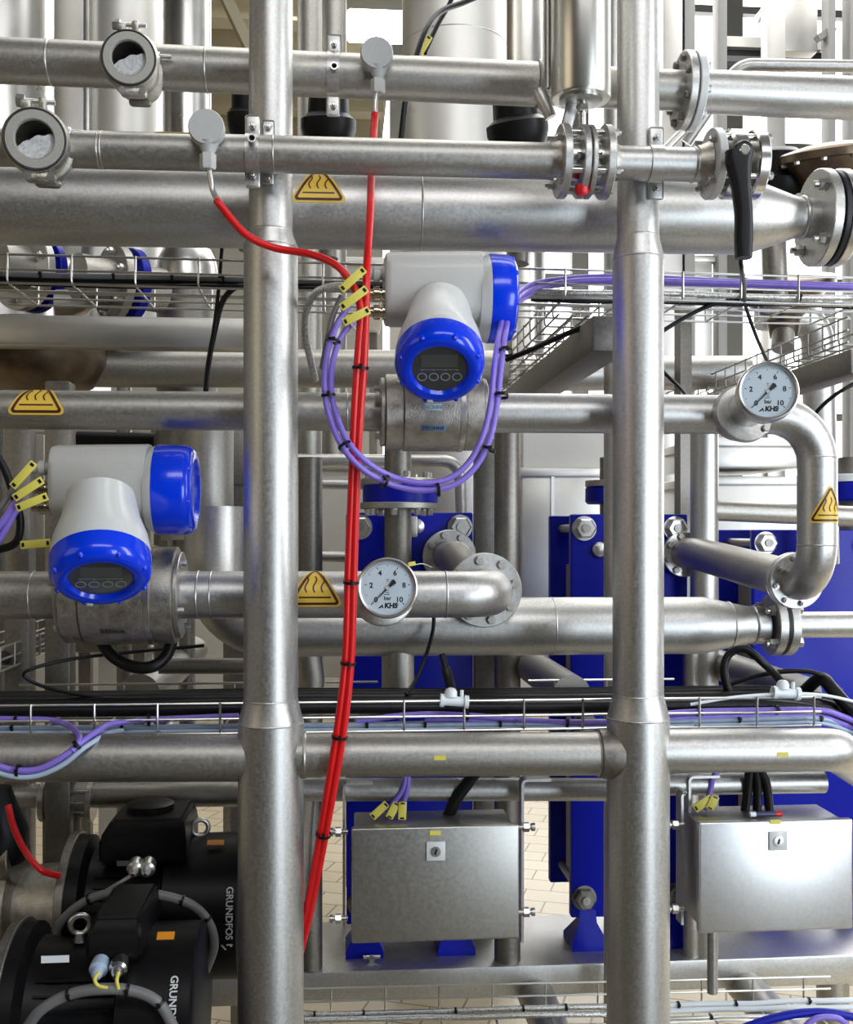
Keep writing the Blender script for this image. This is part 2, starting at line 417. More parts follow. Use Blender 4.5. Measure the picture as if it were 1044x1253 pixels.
m = MB(); disc(m, at(a3, b3, 1024), d3, rf, .018); m.build('flange_ring', SEMI, t)
m = MB(); m.cyl(at(a3, b3, 1027), at(a3, b3, 1027) + d3 * .5, r3 * .55, 40); m.build('pipe_tube', STEELP, t)
bolts(t, at(a3, b3, 1031), d3, rf * .78, 4, .011, .012, .75, SEMI, .006)

# --- pipe through the upper flow meter with the swan-neck elbow
Y4 = .085
a4, b4 = pipe_axis(-40, 501, 1000, 508, Y4); d4 = (b4 - a4).normalized(); r4 = 23.2 * S(Y4)
t = thing('steel_pipe', 'middle steel pipe from the picture edge under a warning triangle to upper flow meter', 'pipe', at(a4, b4, 200))
m = MB(); m.cyl(a4, at(a4, b4, 472), r4, 48); m.build('pipe_tube', STEELP, t)
weld(t, at(a4, b4, 425), d4, r4, .003)
swL = P(1000, 508, Y4); swB = P(1000, 712, Y4 - .01)
t = thing('steel_pipe', 'swan-neck steel pipe from upper flow meter, bending down past a warning triangle', 'pipe', P(1000, 600, Y4))
swC = P(1000, 717, Y4); HX2P = P(836, 677, .80)
swE = swC + (HX2P - swC).normalized() * .085
pth = fillet([at(a4, b4, 586), swL, swC, swE], [.085, .072], 14)
m = MB(); m.tube(pth, r4 * 1.05, 44); m.build('pipe_tube', STEEL, t)
sd = (HX2P - swC).normalized()
m = MB(); disc(m, swE, sd, 37 * S(Y4), .013); m.build('flange', STEEL, t)
bolts(t, swE - sd * .0065, -sd, 30 * S(Y4), 8, .0062, .008, .2, SEMI, .003)
rv = r4 * 1.05
weld(t, at(a4, b4, 770), d4, rv, .003); weld(t, P(1000, 560, Y4), (0, 0, 1), rv, .003); weld(t, P(1000, 667, Y4), (0, 0, 1), rv, .003)

# --- pipe through the lower flow meter, to the elbow with the bolted disc
Y5 = .09
a5, b5 = pipe_axis(-40, 728.5, 700, 727, Y5); d5 = (b5 - a5).normalized(); r5 = 28.5 * S(Y5)
t = thing('steel_pipe', 'short dull steel pipe entering the lower flow meter from the picture edge', 'pipe', at(a5, b5, 20))
m = MB(); m.cyl(a5, at(a5, b5, 90), r5, 48); m.build('pipe_tube', STEELP, t); weld(t, at(a5, b5, 42), d5, r5, .003)
t = thing('steel_pipe', 'steel pipe behind the first post from lower flow meter to an elbow with bolted disc', 'pipe', at(a5, b5, 400))
el5 = at(a5, b5, 606)
pth = fillet([at(a5, b5, 216), at(a5, b5, 606), at(a5, b5, 606) + V((.0, .135, .0))], [.062], 14)
m = MB(); m.tube(pth, r5 * 1.0, 48); m.build('pipe_tube', STEEL, t)
e5 = el5 + V((0, .135, 0))
m = MB(); disc(m, e5, (0, 1, 0), 46 * S(.22), .014); m.build('flange', STEEL, t)
bolts(t, e5 - V((0, .007, 0)), (0, -1, 0), 37 * S(.22), 8, .0085, .008, .2, STEELP)
for px in (243, 545): weld(t, at(a5, b5, px), d5, r5, .004)
weld(t, at(a5, b5, 259), d5, r5, .003)

# --- large low pipe with reducer, behind
Y6 = .29
a6, b6 = pipe_axis(285, 768, 1090, 764, Y6); d6 = (b6 - a6).normalized(); r6 = 35.5 * S(Y6)
t = thing('steel_pipe', 'broad steel pipe under the pressure gauges, tapering to a flange, with bend at one end', 'pipe', at(a6, b6, 500))
pth = fillet([P(262, 620, Y6), P(262, 768, Y6), at(a6, b6, 845)], [.11], 14)
m = MB(); m.tube(pth, r6, 52); m.build('pipe_tube', STEEL, t)
L = (at(a6, b6, 918) - at(a6, b6, 845)).length
m = MB(); m.lathe(at(a6, b6, 845), d6, [(0, r6), (L * .2, r6), (L * .9, r6 * .69), (L, r6 * .66), (L + .03, r6 * .66)], 52); m.build('reducer_cone', STEEL, t)
weld(t, at(a6, b6, 675), d6, r6, .003); weld(t, at(a6, b6, 892), d6, r6 * .82, .003); weld(t, at(a6, b6, 921), d6, r6 * .66, .006)
rf6 = 38 * S(Y6)
m = MB(); disc(m, at(a6, b6, 946), d6, rf6, .018); m.build('flange', STEEL, t)
m = MB(); disc(m, at(a6, b6, 953.5), d6, rf6 * .98, .01); m.build('gasket', RUBBER, t)
bolts(t, at(a6, b6, 941), -d6, rf6 * .76, 4, .011, .012, .75, SEMI, .006)
m = MB(); m.cyl(at(a6, b6, 487) + V((0, -.0, -.02)), P(487, 860, Y6), 33 * .5 * S(Y6) * 1.2, 36); m.build('drop_branch', STEELP, t)
t = thing('steel_pipe', 'slimmer steel pipe leaving the broad low pipe beyond its black gasket', 'pipe', at(a6, b6, 1020))
m = MB(); m.cyl(at(a6, b6, 962), b6, 16.5 * S(Y6), 44); m.build('pipe_tube', STEEL, t)
m = MB(); disc(m, at(a6, b6, 961), d6, rf6, .018); m.build('flange', STEEL, t)
bolts(t, at(a6, b6, 966), d6, rf6 * .76, 4, .011, .012, .75, SEMI)

# --- frame cross tube welded between the posts
def crossbar(label, x0, y0, x1, y1, d, Y=0.0, bend=None, m_=None, stick=None):
    a, b = P(x0, y0, Y), P(x1, y1, Y); t = thing('cross_tube', label, 'cross tube', (a + b) / 2, 'horizontal frame tubes welded to the posts')
    r = d / 2 * S(Y)
    m = MB()
    if bend: m.tube(fillet([a, b, P(*bend)], [.05], 10), r, 44)
    else: m.cyl(a, b, r, 44)
    m.build('tube', m_ or STEELP, t)
    return t, a, b, r
t, a, b, r = crossbar('horizontal frame tube above the black pumps, joined to the first post', -40, 927, 322, 927, 57)
t, a, b, r = crossbar('horizontal frame tube between the two posts, above the grey enclosure', 340, 924, 772, 922, 53)
weld(t, at(a, b, 373), b - a, r, .006); weld(t, at(a, b, 731), b - a, r, .004)
m = MB(); m.lathe(at(a, b, 733), b - a, [(-.004, r * .98), (.0, r * 1.12), (.02, r * 1.2), (.035, r * 1.2)], 44); m.build('saddle_joint', STEELD, t)
m = MB(); p = at(a, b, 536); m.obox(p + V((0, -r * 1.0, .002)), (1, 0, 0), (0, 0, 1), (0, -1, 0), (.019, .0075, .0012)); m.build('label_sticker', YEL, t, label='small yellow label sticker')
t, a, b, r = crossbar('horizontal frame tube above the shiny bright enclosure, bending back at its far end', 790, 919, 1022, 917, 54, bend=(1075, 955, .25), m_=STEEL)
m = MB(); p = at(a, b, 947); m.obox(p + V((0, -r * 1.0, .0)), (1, 0, 0), (0, 0, 1), (0, -1, 0), (.019, .0075, .0012)); m.build('label_sticker', YEL, t, label='small yellow label sticker')
# --- thin pipe behind the cross tubes
Y8 = .13
def thinpipe(label, x0, y0, x1, y1, d, Y, m_=STEELP, name='steel_pipe', cat='pipe'):
    a, b = P(x0, y0, Y), P(x1, y1, Y if not isinstance(Y, tuple) else Y[1]); t = thing(name, label, cat, (a + b) / 2)
    m = MB(); m.cyl(a, b, d / 2 * S(Y), 36); m.build('pipe_tube', m_, t); return t, a, b
Y8L = .48
thinpipe('thin steel pipe over the black pumps, leaving a clamped valve body', 112, 973, 318, 971, 30, Y8L)
t, a, b = thinpipe('thin steel pipe behind the cross tube above the grey enclosure', 345, 966, 742, 966, 28, Y8, STEEL)
weld(t, at(a, b, 560), b - a, 14 * S(Y8), .003)
thinpipe('thin bright steel pipe behind the cross tube above the shiny enclosure', 745, 961, 1008, 957, 27, Y8, STEEL)
thinpipe('thin steel pipe stub entering the clamped valve body from the edge', -40, 974, 60, 974, 28, Y8L)
t = thing('check_valve', 'cylindrical ribbed steel valve body clamped into the thin pipe above the pumps', 'valve', P(85, 980, Y8L))
va, vb = P(52, 978, Y8L), P(118, 978, Y8L); s8 = S(Y8L)
m = MB(); m.cyl(P(58, 978, Y8L), P(108, 978, Y8L), 21 * s8, 36); m.build('valve_body', STEELP, t)
for px in (55, 112):
    m = MB(); disc(m, P(px, 979, Y8L), vb - va, 25 * s8, .012); m.build('clamp_flange', SEMI, t)
for dy, dd in ((-9, -19), (5, -22), (16, -18)):
    m = MB(); m.cyl(P(58, 978 + dy, Y8L + dd * s8), P(110, 978 + dy, Y8L + dd * s8), .003, 10); m.build('tie_rod', POLISH, t)
m = MB(); m.cyl(P(76, 985, Y8L), P(76, 1090, Y8L), 22 * s8, 32); m.build('drop_branch', STEELD, t)

# ================================================================== SIGHT GLASSES
def sight_glass(label, back, front, R):
    n = (front - back).normalized(); u, v, w = basis(n); L = (front - back).length
    t = thing('sight_glass', label, 'sight glass', back, 'porthole sight glasses on the upper pipes')
    b = MB(); b.lathe(back, n, [(-.02, 0), (-.02, R * .86), (L - .02, R * .86), (L - .006, R * .98), (L - .004, R * .62), (.004, R * .62), (.004, 0)], 44); b.build('tube_body', CAST, t)
    b = MB(); b.lathe(front - n * .012, n, [(-.013, R * .88), (-.012, R * 1.02), (-.004, R * 1.07), (.004, R * 1.07), (.012, R * 1.0), (.013, R * .88)], 48, closed=True); b.build('clamp_ring', CAST, t)
    b = MB(); b.lathe(front, n, [(-.004, R * .60), (-.004, R * .93), (.0015, R * .93), (.0035, R * .90), (.0035, R * .64), (.001, R * .60)], 48, closed=True); b.build('glass_retaining_ring', RINGM, t, label='pale matt ring around the glass')
    b = MB(); b.torus(front + n * .001, n, R * .955, .0016, 48, 8); b.build('rubber_seal', RUBBER, t)
    # foam behind the glass
    seg = [(R * .61 * math.cos(a), R * .61 * math.sin(a)) for a in [PI * (.98 + 1.0 * k / 24) + .42 for k in range(25)]]
    a_, b_ = seg[-1], seg[0]
    for k in range(1, 12):
        f = k / 12; seg.append((a_[0] + (b_[0] - a_[0]) * f, a_[1] + (b_[1] - a_[1]) * f + R * (.13 * math.sin(PI * f) + .03 * math.sin(17 * f))))
    b = MB(); b.prism(seg, front - n * .022, u, v, .014); b.build('foam', FOAM, t, label='white foam behind the glass')
    b = MB(); b.lathe(front - n * .002, n, [(-.002, R * .62), (.002, R * .62)], 40); b.build('glass_disc', GLASS, t)
    # hinge and wing bolts of the clamp
    top = front - n * .012 + v * R * 1.16
    b = MB()
    b.obox(top - u * R * .27 - v * .002, u, v, n, (R * .36, R * .3, .02), .004); b.obox(top + u * R * .24, u, v, n, (R * .26, R * .42, .018), .004); b.build('clamp_lug', CAST, t)
    b = MB(); b.cyl(top - u * R * .55 + v * .003, top + u * R * .62 + v * .003, R * .09, 12); b.lathe(top - u * R * .45 + v * .003, u, [(-.006, R * .2), (.006, R * .2)], 6); b.build('clamp_bolt', SEMI, t)
    low = front - n * .012 - v * R * 1.14 + u * R * .12
    b = MB(); b.obox(low, u, v, n, (R * .95, R * .34, .022), .006); b.build('clamp_hinge', CAST, t)
    b = MB(); b.cyl(low - u * R * .36 + n * .005, low - u * R * .36 + n * .016, R * .13, 14); b.cyl(low + u * R * .36 + n * .005, low + u * R * .36 + n * .016, R * .13, 14); b.build('hinge_pin', SEMI, t)
    bk = back + n * L * .25
    b = MB(); b.lathe(bk, n, [(-.01, R * .86), (-.009, R * .98), (.009, R * .98), (.01, R * .86)], 44, closed=True); b.build('rear_clamp_ring', CAST, t)
    lb = bk - v * R * 1.06 + u * R * .1
    b = MB(); b.obox(lb, u, v, n, (R * .85, R * .26, .02), .006); b.build('rear_clamp_hinge', STEELD, t)
    sd = bk + u * R * .8 + v * R * .7
    b = MB(); b.cyl(sd - u * R * .1, sd + u * R * .5, R * .08, 12); b.obox(sd, u, v, n, (R * .2, R * .3, .016), .003); b.build('rear_clamp_bolt', SEMI, t)
sight_glass('smaller porthole sight glass with white foam, clamped on the topmost pipe', P(171, 97, .10), P(157.5, 71, -.02), 33.5 * S(-.02, 157))
sight_glass('bigger porthole sight glass with white foam at the start of the narrow front pipe', P(58, 190, -.06), P(42.5, 170.5, -.17), 38 * S(-.17, 42))

# ================================================================== DISC SENSORS
def sensor(label, px, py, R, Y, hexy, pts):
    c = P(px, py, Y); s = S(Y, px); n = V((0, -1, 0))
    t = thing('disc_sensor', label, 'sensor', c, 'grey disc headed sensors')
    b = MB(); b.lathe(c, n, [(-.012, R * s * .9), (-.009, R * s), (.006, R * s), (.009, R * s * .94), (.009, 0)], 44); b.build('disc_head', SENSOR, t)
    h = P(px + (1.5 if pts else 4), hexy, Y + .005)
    b = MB(); b.lathe(P(px + 2, py + R * .8, Y + .005), (0, 0, -1), [(0, R * s * .6), (.006, R * s * .5), (.02, .0075), (.03, .0075)], 28); b.build('neck', SENSOR, t)
    b = MB(); b.lathe(h, (0, 0, 1), [(-.013, .011), (-.010, .0125), (.010, .0125), (.013, .008)], 6); b.build('hex_nut', PAINT, t)
    if pts:
        b = MB(); b.tube(spl([h] + pts, 8), .0042, 14); b.build('stem_tube', SEMI, t)
    return t
sensor('grey disc headed sensor above the thin front pipe, hose bending aside', 253, 157, 22, -.115, 197, [P(258, 218, -.11), P(260, 232, -.11), P(266, 244, -.115)])
sensor('grey disc headed sensor in front of the topmost pipe, below the bright ceiling lamp', 461, 66.5, 20, .055, 105, [P(459.5, 125, .055), P(459, 142, .055)])

# ================================================================== STRAP CLAMPS
def clamp(label, c, ax, R, bolts_at, stub=None, front=-1):
    t = thing('pipe_clamp', label, 'pipe clamp', c, 'strap clamps on the pipes')
    a = V(ax).normalized()
    b = MB(); b.ring(c, a, R, .0022, .021, 44); b.build('strap', STEEL, t)
    for p in bolts_at:
        b = MB(); b.box(p, (.024, .004, .036), None, .0035, 3); b.build('tab', STEEL, t)
        place_bolt(t, p + V((0, -.002, 0)), (0, -1, 0), .0062, .006, SEMI, .004)
    if stub:
        b = MB(); b.lathe(stub, (0, -1, 0), [(-.015, .0065), (.012, .0065), (.012, .0045), (.0, .0045), (0, 0)], 20); b.build('stub_tube', SEMI, t)
        b = MB(); b.lathe(stub + V((0, -.0005, 0)), (0, -1, 0), [(0, .0046), (.0006, .0046), (.0006, 0)], 16); b.build('stub_bore', DARKIN, t)
q = at(a2, b2, 312)
clamp('strap clamp with open stub tube, holding narrow front pipe beside the first post', at(a2, b2, 309.5), d2, r2, [P(309.5, 155, Y2 + .01), P(309.5, 216, Y2 + .01)], P(309, 172, Y2 - r2 - .004))
q = at(a2, b2, 328)
tt = thing('mounting_plate', 'slim bolted steel plate behind the narrow pipe on the first post', 'plate', q)
b = MB(); b.box(P(328, 187, -.04), (.021, .005, .104), None, .004, 3); b.build('plate', STEEL, tt)
for py in (155, 219): place_bolt(tt, P(328, py, -.0425), (0, -1, 0), .0065, .006, SEMI, .002)
clamp('strap clamp bolted to the second post around the short narrow pipe', at(a2, b2, 801), d2, r2 * .95, [P(803, 169, -.04), P(803, 231, -.04)])
clamp('strap clamp with open stub tube on the topmost pipe, beside the second disc sensor', at(a1, b1, 408), b1 - a1, r1, [P(409, 55, .10), P(408, 130, .10)], P(409, 84, Y1 - r1 - .004))

# ================================================================== ACTUATED VALVE
def valve():
    c = at(a2, b2, 713); s = S(Y2, 713); R = 44 * s
    t = thing('butterfly_valve', 'steel flanged valve with red plug below and tall shiny actuator above', 'valve', c)
    for px, k in ((688, 1), (740, -1)):
        m = MB(); disc(m, at(a2, b2, px), d2, R, .013); m.build('flange', STEEL, t)
        m = MB(); m.lathe(at(a2, b2, px), d2 * -k, [(0, r2 * 1.25), (.012, r2 * 1.05), (.02, r2 * 1.02)], 40); m.build('weld_neck', CAST, t)
        bolts(t, at(a2, b2, px - 5 * k), d2 * -k, R * .8, 4, .0065, .009, .6, SEMI, .004)
    m = MB(); m.cyl(at(a2, b2, 690), at(a2, b2, 738), R * .62, 40); m.build('valve_body', POLISH, t)
    m = MB(); disc(m, at(a2, b2, 711), d2, R * .99, .011); disc(m, at(a2, b2, 720), d2, R * .99, .008); m.build('middle_flange', STEEL, t)
    u, v, w = basis(d2)
    for i in range(4):
        a = .6 + PI / 2 * i; o = (u * math.cos(a) + v * math.sin(a)) * R * .8
        m = MB(); m.cyl(at(a2, b2, 688) + o, at(a2, b2, 740) + o, .0055, 16); m.build('tie_bolt', POLISH, t)
    place_bolt(t, at(a2, b2, 700) + V((0, -R * .7, -.004)), (1, 0, 0), .006, .008, STEELD); place_bolt(t, at(a2, b2, 729) + V((0, -R * .7, -.004)), (-1, 0, 0), .006, .008, STEELD)
    m = MB(); m.lathe(P(712, 236, Y2 - .02), (0, 0, -1), [(-.012, .011), (.0, .011), (.004, .008), (.004, 0)], 24); m.build('drain_plug', REDP, t, label='red round plug')
    # yoke and stem
    m = MB(); m.cyl(P(713, 165, Y2), P(713, 118, Y2), .006, 16); m.lathe(P(713, 133, Y2), (0, 0, 1), [(-.006, .009), (.006, .009)], 6); m.build('stem', POLISH, t)
    m = MB(); m.box(P(697, 140, Y2 + .01), (.018, .02, .05), Matrix.Rotation(.25, 3, 'Y'), .004); m.build('yoke', STEEL, t)
    # actuator cylinder, polished
    ca = P(711, 122, Y2 + .0); h = (P(711, -60, Y2) - ca).length; Ra = 37 * S(Y2)
    m = MB(); m.lathe(ca, (0, 0, 1), [(0, Ra * .62), (.0, Ra * .96), (.004, Ra), (h, Ra)], 64); m.build('actuator_cylinder', mat('actuator_steel', (.74, .72, .66), .30, 1, .04, 30), t)
    m = MB(); m.lathe(ca, (0, 0, 1), [(-.005, Ra * .66), (-.004, Ra * .72), (0, Ra * .72)], 40); m.build('actuator_bottom_cap', SEMI, t)
    m = MB(); cb = P(682, 112, Y2 + .06); m.lathe(cb, (0, 0, 1), [(-.01, Ra * .2), (0, Ra * .5), (h, Ra * .5)], 40); m.build('air_cylinder', POLISH, t)
    m = MB(); m.lathe(P(668, 130, Y2 + .05), (-.5, 0, 1), [(-.02, .01), (.02, .012), (.03, .009)], 16); m.build('elbow_fitting', STEEL, t)
valve()

# ================================================================== HAND VALVE WITH BLACK LEVER
def hand_valve():
    c = at(a2, b2, 890); s = S(Y2, 890)
    t = thing('hand_valve', 'small bolted steel valve worked by a long black hanging lever', 'valve', c)
    R = 42 * s; pc = lambda px: at(a2, b2, px) + V((0, 0, .002))
    m = MB(); disc(m, pc(872), d2, R, .014); m.build('flange', PAINT2, t)
    m = MB(); m.lathe(pc(866), -d2, [(0, r2 * 1.25), (.014, r2 * 1.02), (.02, r2)], 36); m.build('weld_neck', CAST, t)
    bolts(t, pc(867), -d2, R * .8, 4, .0065, .008, .7, SEMI, .003)
    m = MB(); disc(m, pc(895), d2, R * .98, .028, 0, 48, .004); m.build('valve_body', POLISH, t)
    m = MB(); disc(m, pc(922), d2, R * .98, .020, 0, 48, .003); m.build('rear_flange', POLISH, t)
    m = MB(); m.cyl(pc(876), pc(924), R * .6, 32); m.build('body_core', STEELD, t)
    u, v, w = basis(d2)
    for i in range(4):
        a = .7 + PI / 2 * i; o = (u * math.cos(a) + v * math.sin(a)) * R * .8
        m = MB(); m.cyl(pc(872) + o, pc(928) + o, .0055, 14); m.build('tie_bolt', POLISH, t)
    bolts(t, pc(930), d2, R * .8, 4, .0065, .007, .7, SEMI)
    # lever in front
    Yl = Y2 - .075
    m = MB(); m.cyl(P(906, 186, Y2 - .03), P(906, 186, Yl + .01), .009, 20); m.build('spindle', POLISH, t)
    pts = [(901, 176), (905, 184), (904, 200), (907, 230), (910, 262), (910, 292), (910, 316)]
    wid = [.008, .0225, .020, .0142, .0132, .0138, .0125]
    Pts = spl([P(x, y, Yl) for x, y in pts], 6)
    secs = []; n = len(Pts)
    for i, p in enumerate(Pts):
        f = i / (n - 1) * (len(wid) - 1); k = min(int(f), len(wid) - 2); ww = wid[k] + (wid[k + 1] - wid[k]) * (f - k)
        dd = min(ww, .0125)
        T = (Pts[min(i + 1, n - 1)] - Pts[max(i - 1, 0)]).normalized(); uu = V((0, -1, 0)).cross(T).normalized()
        secs.append([p + uu * ww * math.copysign(abs(math.cos(a)) ** .7, math.cos(a)) + V((0, -1, 0)) * dd * math.copysign(abs(math.sin(a)) ** .7, math.sin(a)) for a in [2 * PI * j / 24 for j in range(24)]])
    m = MB(); m.loft(secs); m.build('lever', BLACKP, t, 50)
    m = MB(); m.lathe(P(911, 183, Yl - .011), (0, -1, 0), [(-.004, .0085), (.0015, .0085), (.003, .007), (.003, 0)], 20); m.build('lever_screw', POLISH, t)
hand_valve()

# ================================================================== FLOW METERS
def sup(c, hy, hz, e=.55, n=32, drop=0):
    return [c + V((0, hy * math.copysign(abs(math.cos(a)) ** e, math.cos(a)), hz * math.copysign(abs(math.sin(a)) ** e, math.sin(a)))) for a in [2 * PI * k / n for k in range(n)]]
def flow_meter(label, A, B, bx, rb, hs, lid, tilt, TL, tagpos, blue_tag):
    dv = (B - A).normalized(); x0, x1 = bx
    c = at(A, B, (x0 + x1) / 2)
    t = thing('flow_meter', label, 'flow meter', c, 'flow meters with blue lids')
    L = (at(A, B, x1) - at(A, B, x0)).length; o = at(A, B, x0)
    m = MB(); m.lathe(o, dv, [(.0, rb * .9), (.001, rb * .97), (L * .17, rb * .97), (L * .175, rb * .93), (L * .185, rb * .93), (L * .19, rb), (L * .80, rb), (L * .805, rb * .96), (L * .82, rb * .96), (L * .825, rb * .98), (L - .001, rb * .98), (L, rb * .9)], 64); m.build('sensor_body', CAST, t)
    m = MB(); m.ring(o + dv * L * .78, dv, rb - .001, .002, L * .045, 64); m.build('bright_band', SEMI, t, label='bright narrow ring round the body')
    for q, sg in ((o, -1), (o + dv * L, 1)):
        m = MB(); disc(m, q + dv * .004 * sg, dv, rb * .88, .008); m.build('end_flange', STEELP, t)
        bolts(t, q + dv * .008 * sg, dv * sg, rb * .7, 4, .006, .01, .4, SEMI)
    # neck
    hx0, hx1, hy0, hy1, Yh, cap0, cap1, ch = hs
    zc = (hy0 + hy1) / 2
    m = MB(); m.cyl(c, P((x0 + x1) / 2, hy1 - 10, Yh), .03, 28); m.build('neck', PAINT, t)
    # terminal housing
    s = S(Yh); hh = (hy1 - hy0) / 2 * s; C = lambda px, py=zc: P(px, py, Yh)
    m = MB()
    m.loft([sup(C(hx0), hh * .82, hh * .86), sup(C(hx0 + 2), hh * .9, hh * .96), sup(C(hx0 + 8), hh * .94, hh * .99), sup(C(hx1 - 12), hh * 1.06, hh * 1.02, .62)]); m.build('terminal_housing', PAINT, t, 45)
    cz = (ch[0] + ch[1]) / 2; Rc = (ch[1] - ch[0]) / 2 * s
    cc = C(cap0, cz); X = V((1, 0, 0)); Lc = (C(cap1, cz) - cc).length
    m = MB(); m.lathe(C(hx1 - 14, cz), X, [(0, Rc * .86), (.012, Rc * .97), ((cap0 - hx1 + 14) * s, Rc * .985)], 56); m.build('housing_collar', PAINT2, t)
    m = MB(); prof = [(0, Rc * .99), (.002, Rc), (Lc * .72, Rc * .99), (Lc * .9, Rc * .95), (Lc, Rc * .84), (Lc, Rc * .70), (Lc * .92, Rc * .66), (Lc * .92, 0)]
    m.lathe(cc, X, prof, 56)
    for k in range(8):
        a = k * PI / 4 + .3; m.lathe(cc + X * Lc * .9 + V((0, math.cos(a), math.sin(a))) * Rc * .9, X, [(-.004, .004), (.002, .004), (.0045, .002), (.0045, 0)], 10)
    m.build('side_cap', BLUE, t, label='blue screw cap at the end of the housing')
    # display head
    lx, ly, LR, Yl = lid; D = P(lx, ly, Yl); R = LR * S(Yl, lx)
    h = CAM - D; h.z = 0; h.normalize()
    n = (h * math.cos(tilt) + V((0, 0, -1)) * math.sin(tilt)).normalized(); u, v, w = basis(n)
    D = D - n * .02
    m = MB(); m.lathe(D, n, [(-TL, R * .70), (-TL * .6, R * .80), (-.035, R * .94), (-.012, R * .985), (0.002, R * .985)], 60); m.build('display_tube', PAINT2, t)
    m = MB(); m.lathe(D, n, [(0, R * .9), (0, R), (.024, R * 1.0), (.033, R * .965), (.040, R * .88), (.043, R * .78), (.041, R * .66), (.035, R * .61), (.034, R * .4)], 64, cap=False)
    for k in range(8):
        a = k * PI / 4 + .42; p = D + n * .036 + (u * math.cos(a) + v * math.sin(a)) * R * .91
        m.lathe(p, n, [(-.004, .0045), (.002, .0042), (.005, .002), (.005, 0)], 12)
    m.build('display_lid', BLUE, t, label='blue screw lid around the display')
    m = MB(); m.lathe(D + n * .0345, n, [(0, R * .61), (.0008, R * .61), (.0008, 0)], 48); m.build('display_window', LCD, t, label='dark display with four round keys')
    m = MB(); f = D + n * .0356
    m.obox(f + v * R * .22, u, v, n, (R * .8, R * .34, .0002)); m.build('display_screen', mat('display_screen_grey', (.085, .092, .082), .3), t)
    m = MB()
    for k in range(4):
        p = f + u * R * (.36 * (k - 1.5) * .72) - v * R * .22
        m.ring(p, n, R * .088, R * .022, .0004, 20); m.obox(p + v * R * .19, u, v, n, (R * .03, R * .02, .0004))
    m.obox(f - v * R * .02, u, v, n, (R * .85, R * .008, .0003)); m.build('key_markings', PALEINK, t)
    m = MB(); m.obox(D + n * .041 - v * R * .84 - u * R * .22, u, v, n, (R * .13, R * .09, .004), .001); m.build('lid_tab', PAINT2, t)
    # glands on the housing end
    hl = C(hx0)
    for dz, mm, nm in ((.35, PAINT, 'blind_plug'), (-.22, BRASS, 'cable_gland'), (-.72, BRASS, 'cable_gland')):
        p = hl + V((0.004, -hh * .45, hh * dz))
        m = MB(); m.lathe(p, (-1, 0, 0), [(0, .013), (.008, .013), (.008, .009), (.012, .009), (.012, .0125), (.022, .0125), (.024, .008), (.034, .008)], 12); m.build(nm, mm, t)
    # name plates
    tp = tagpos; cb = at(A, B, tp[0]); pr = rb + .0004
    def plate(px, ang, ww, hh2, txt, mt, ink, nm):
        p0 = at(A, B, px); dirn = V((0, -math.cos(ang), -math.sin(ang))); up = V((0, -math.sin(ang), math.cos(ang)))
        p = p0 + dirn * pr
        k = MB(); k.obox(p, dv, up, dv.cross(up), (ww, hh2, .0012), .0005); pl = k.build(nm, mt, t)
        if txt:
            k = MB(); k.text(txt, hh2 * .78, p + dirn * .0008, dv, up, .0002, bold=.0002); k.build('plate_lettering', ink, pl)
    plate(tp[0], tp[1], .042, .0115, 'KROHNE', STEELD if not blue_tag else mat('blue_grey_plate', (.16, .22, .30), .5), BLUEINK if blue_tag else INK, 'name_plate')
    if blue_tag: plate(tp[0] - 1, -.02, .029, .0115, 'KROHNE', STICK, PALEINK, 'small_sticker')
    return t
flow_meter('upper flow meter, blue lidded display tilted slightly, purple cables looping around it', a4, b4, (471, 588), 47.5 * S(Y4), (470, 598, 312, 398, .035, 596, 628, (312, 420)), (538, 444, 55, -.10), math.radians(46), .13, (527, .5), True)
flow_meter('lower flow meter beside the first post, blue lidded display tilted steeply down', a5, b5, (84, 218), 59 * S(Y5), (68, 196, 546, 632, .05, 193, 240, (545, 654)), (123.5, 697, 61, -.13), math.radians(54), .115, (148, .72), False)

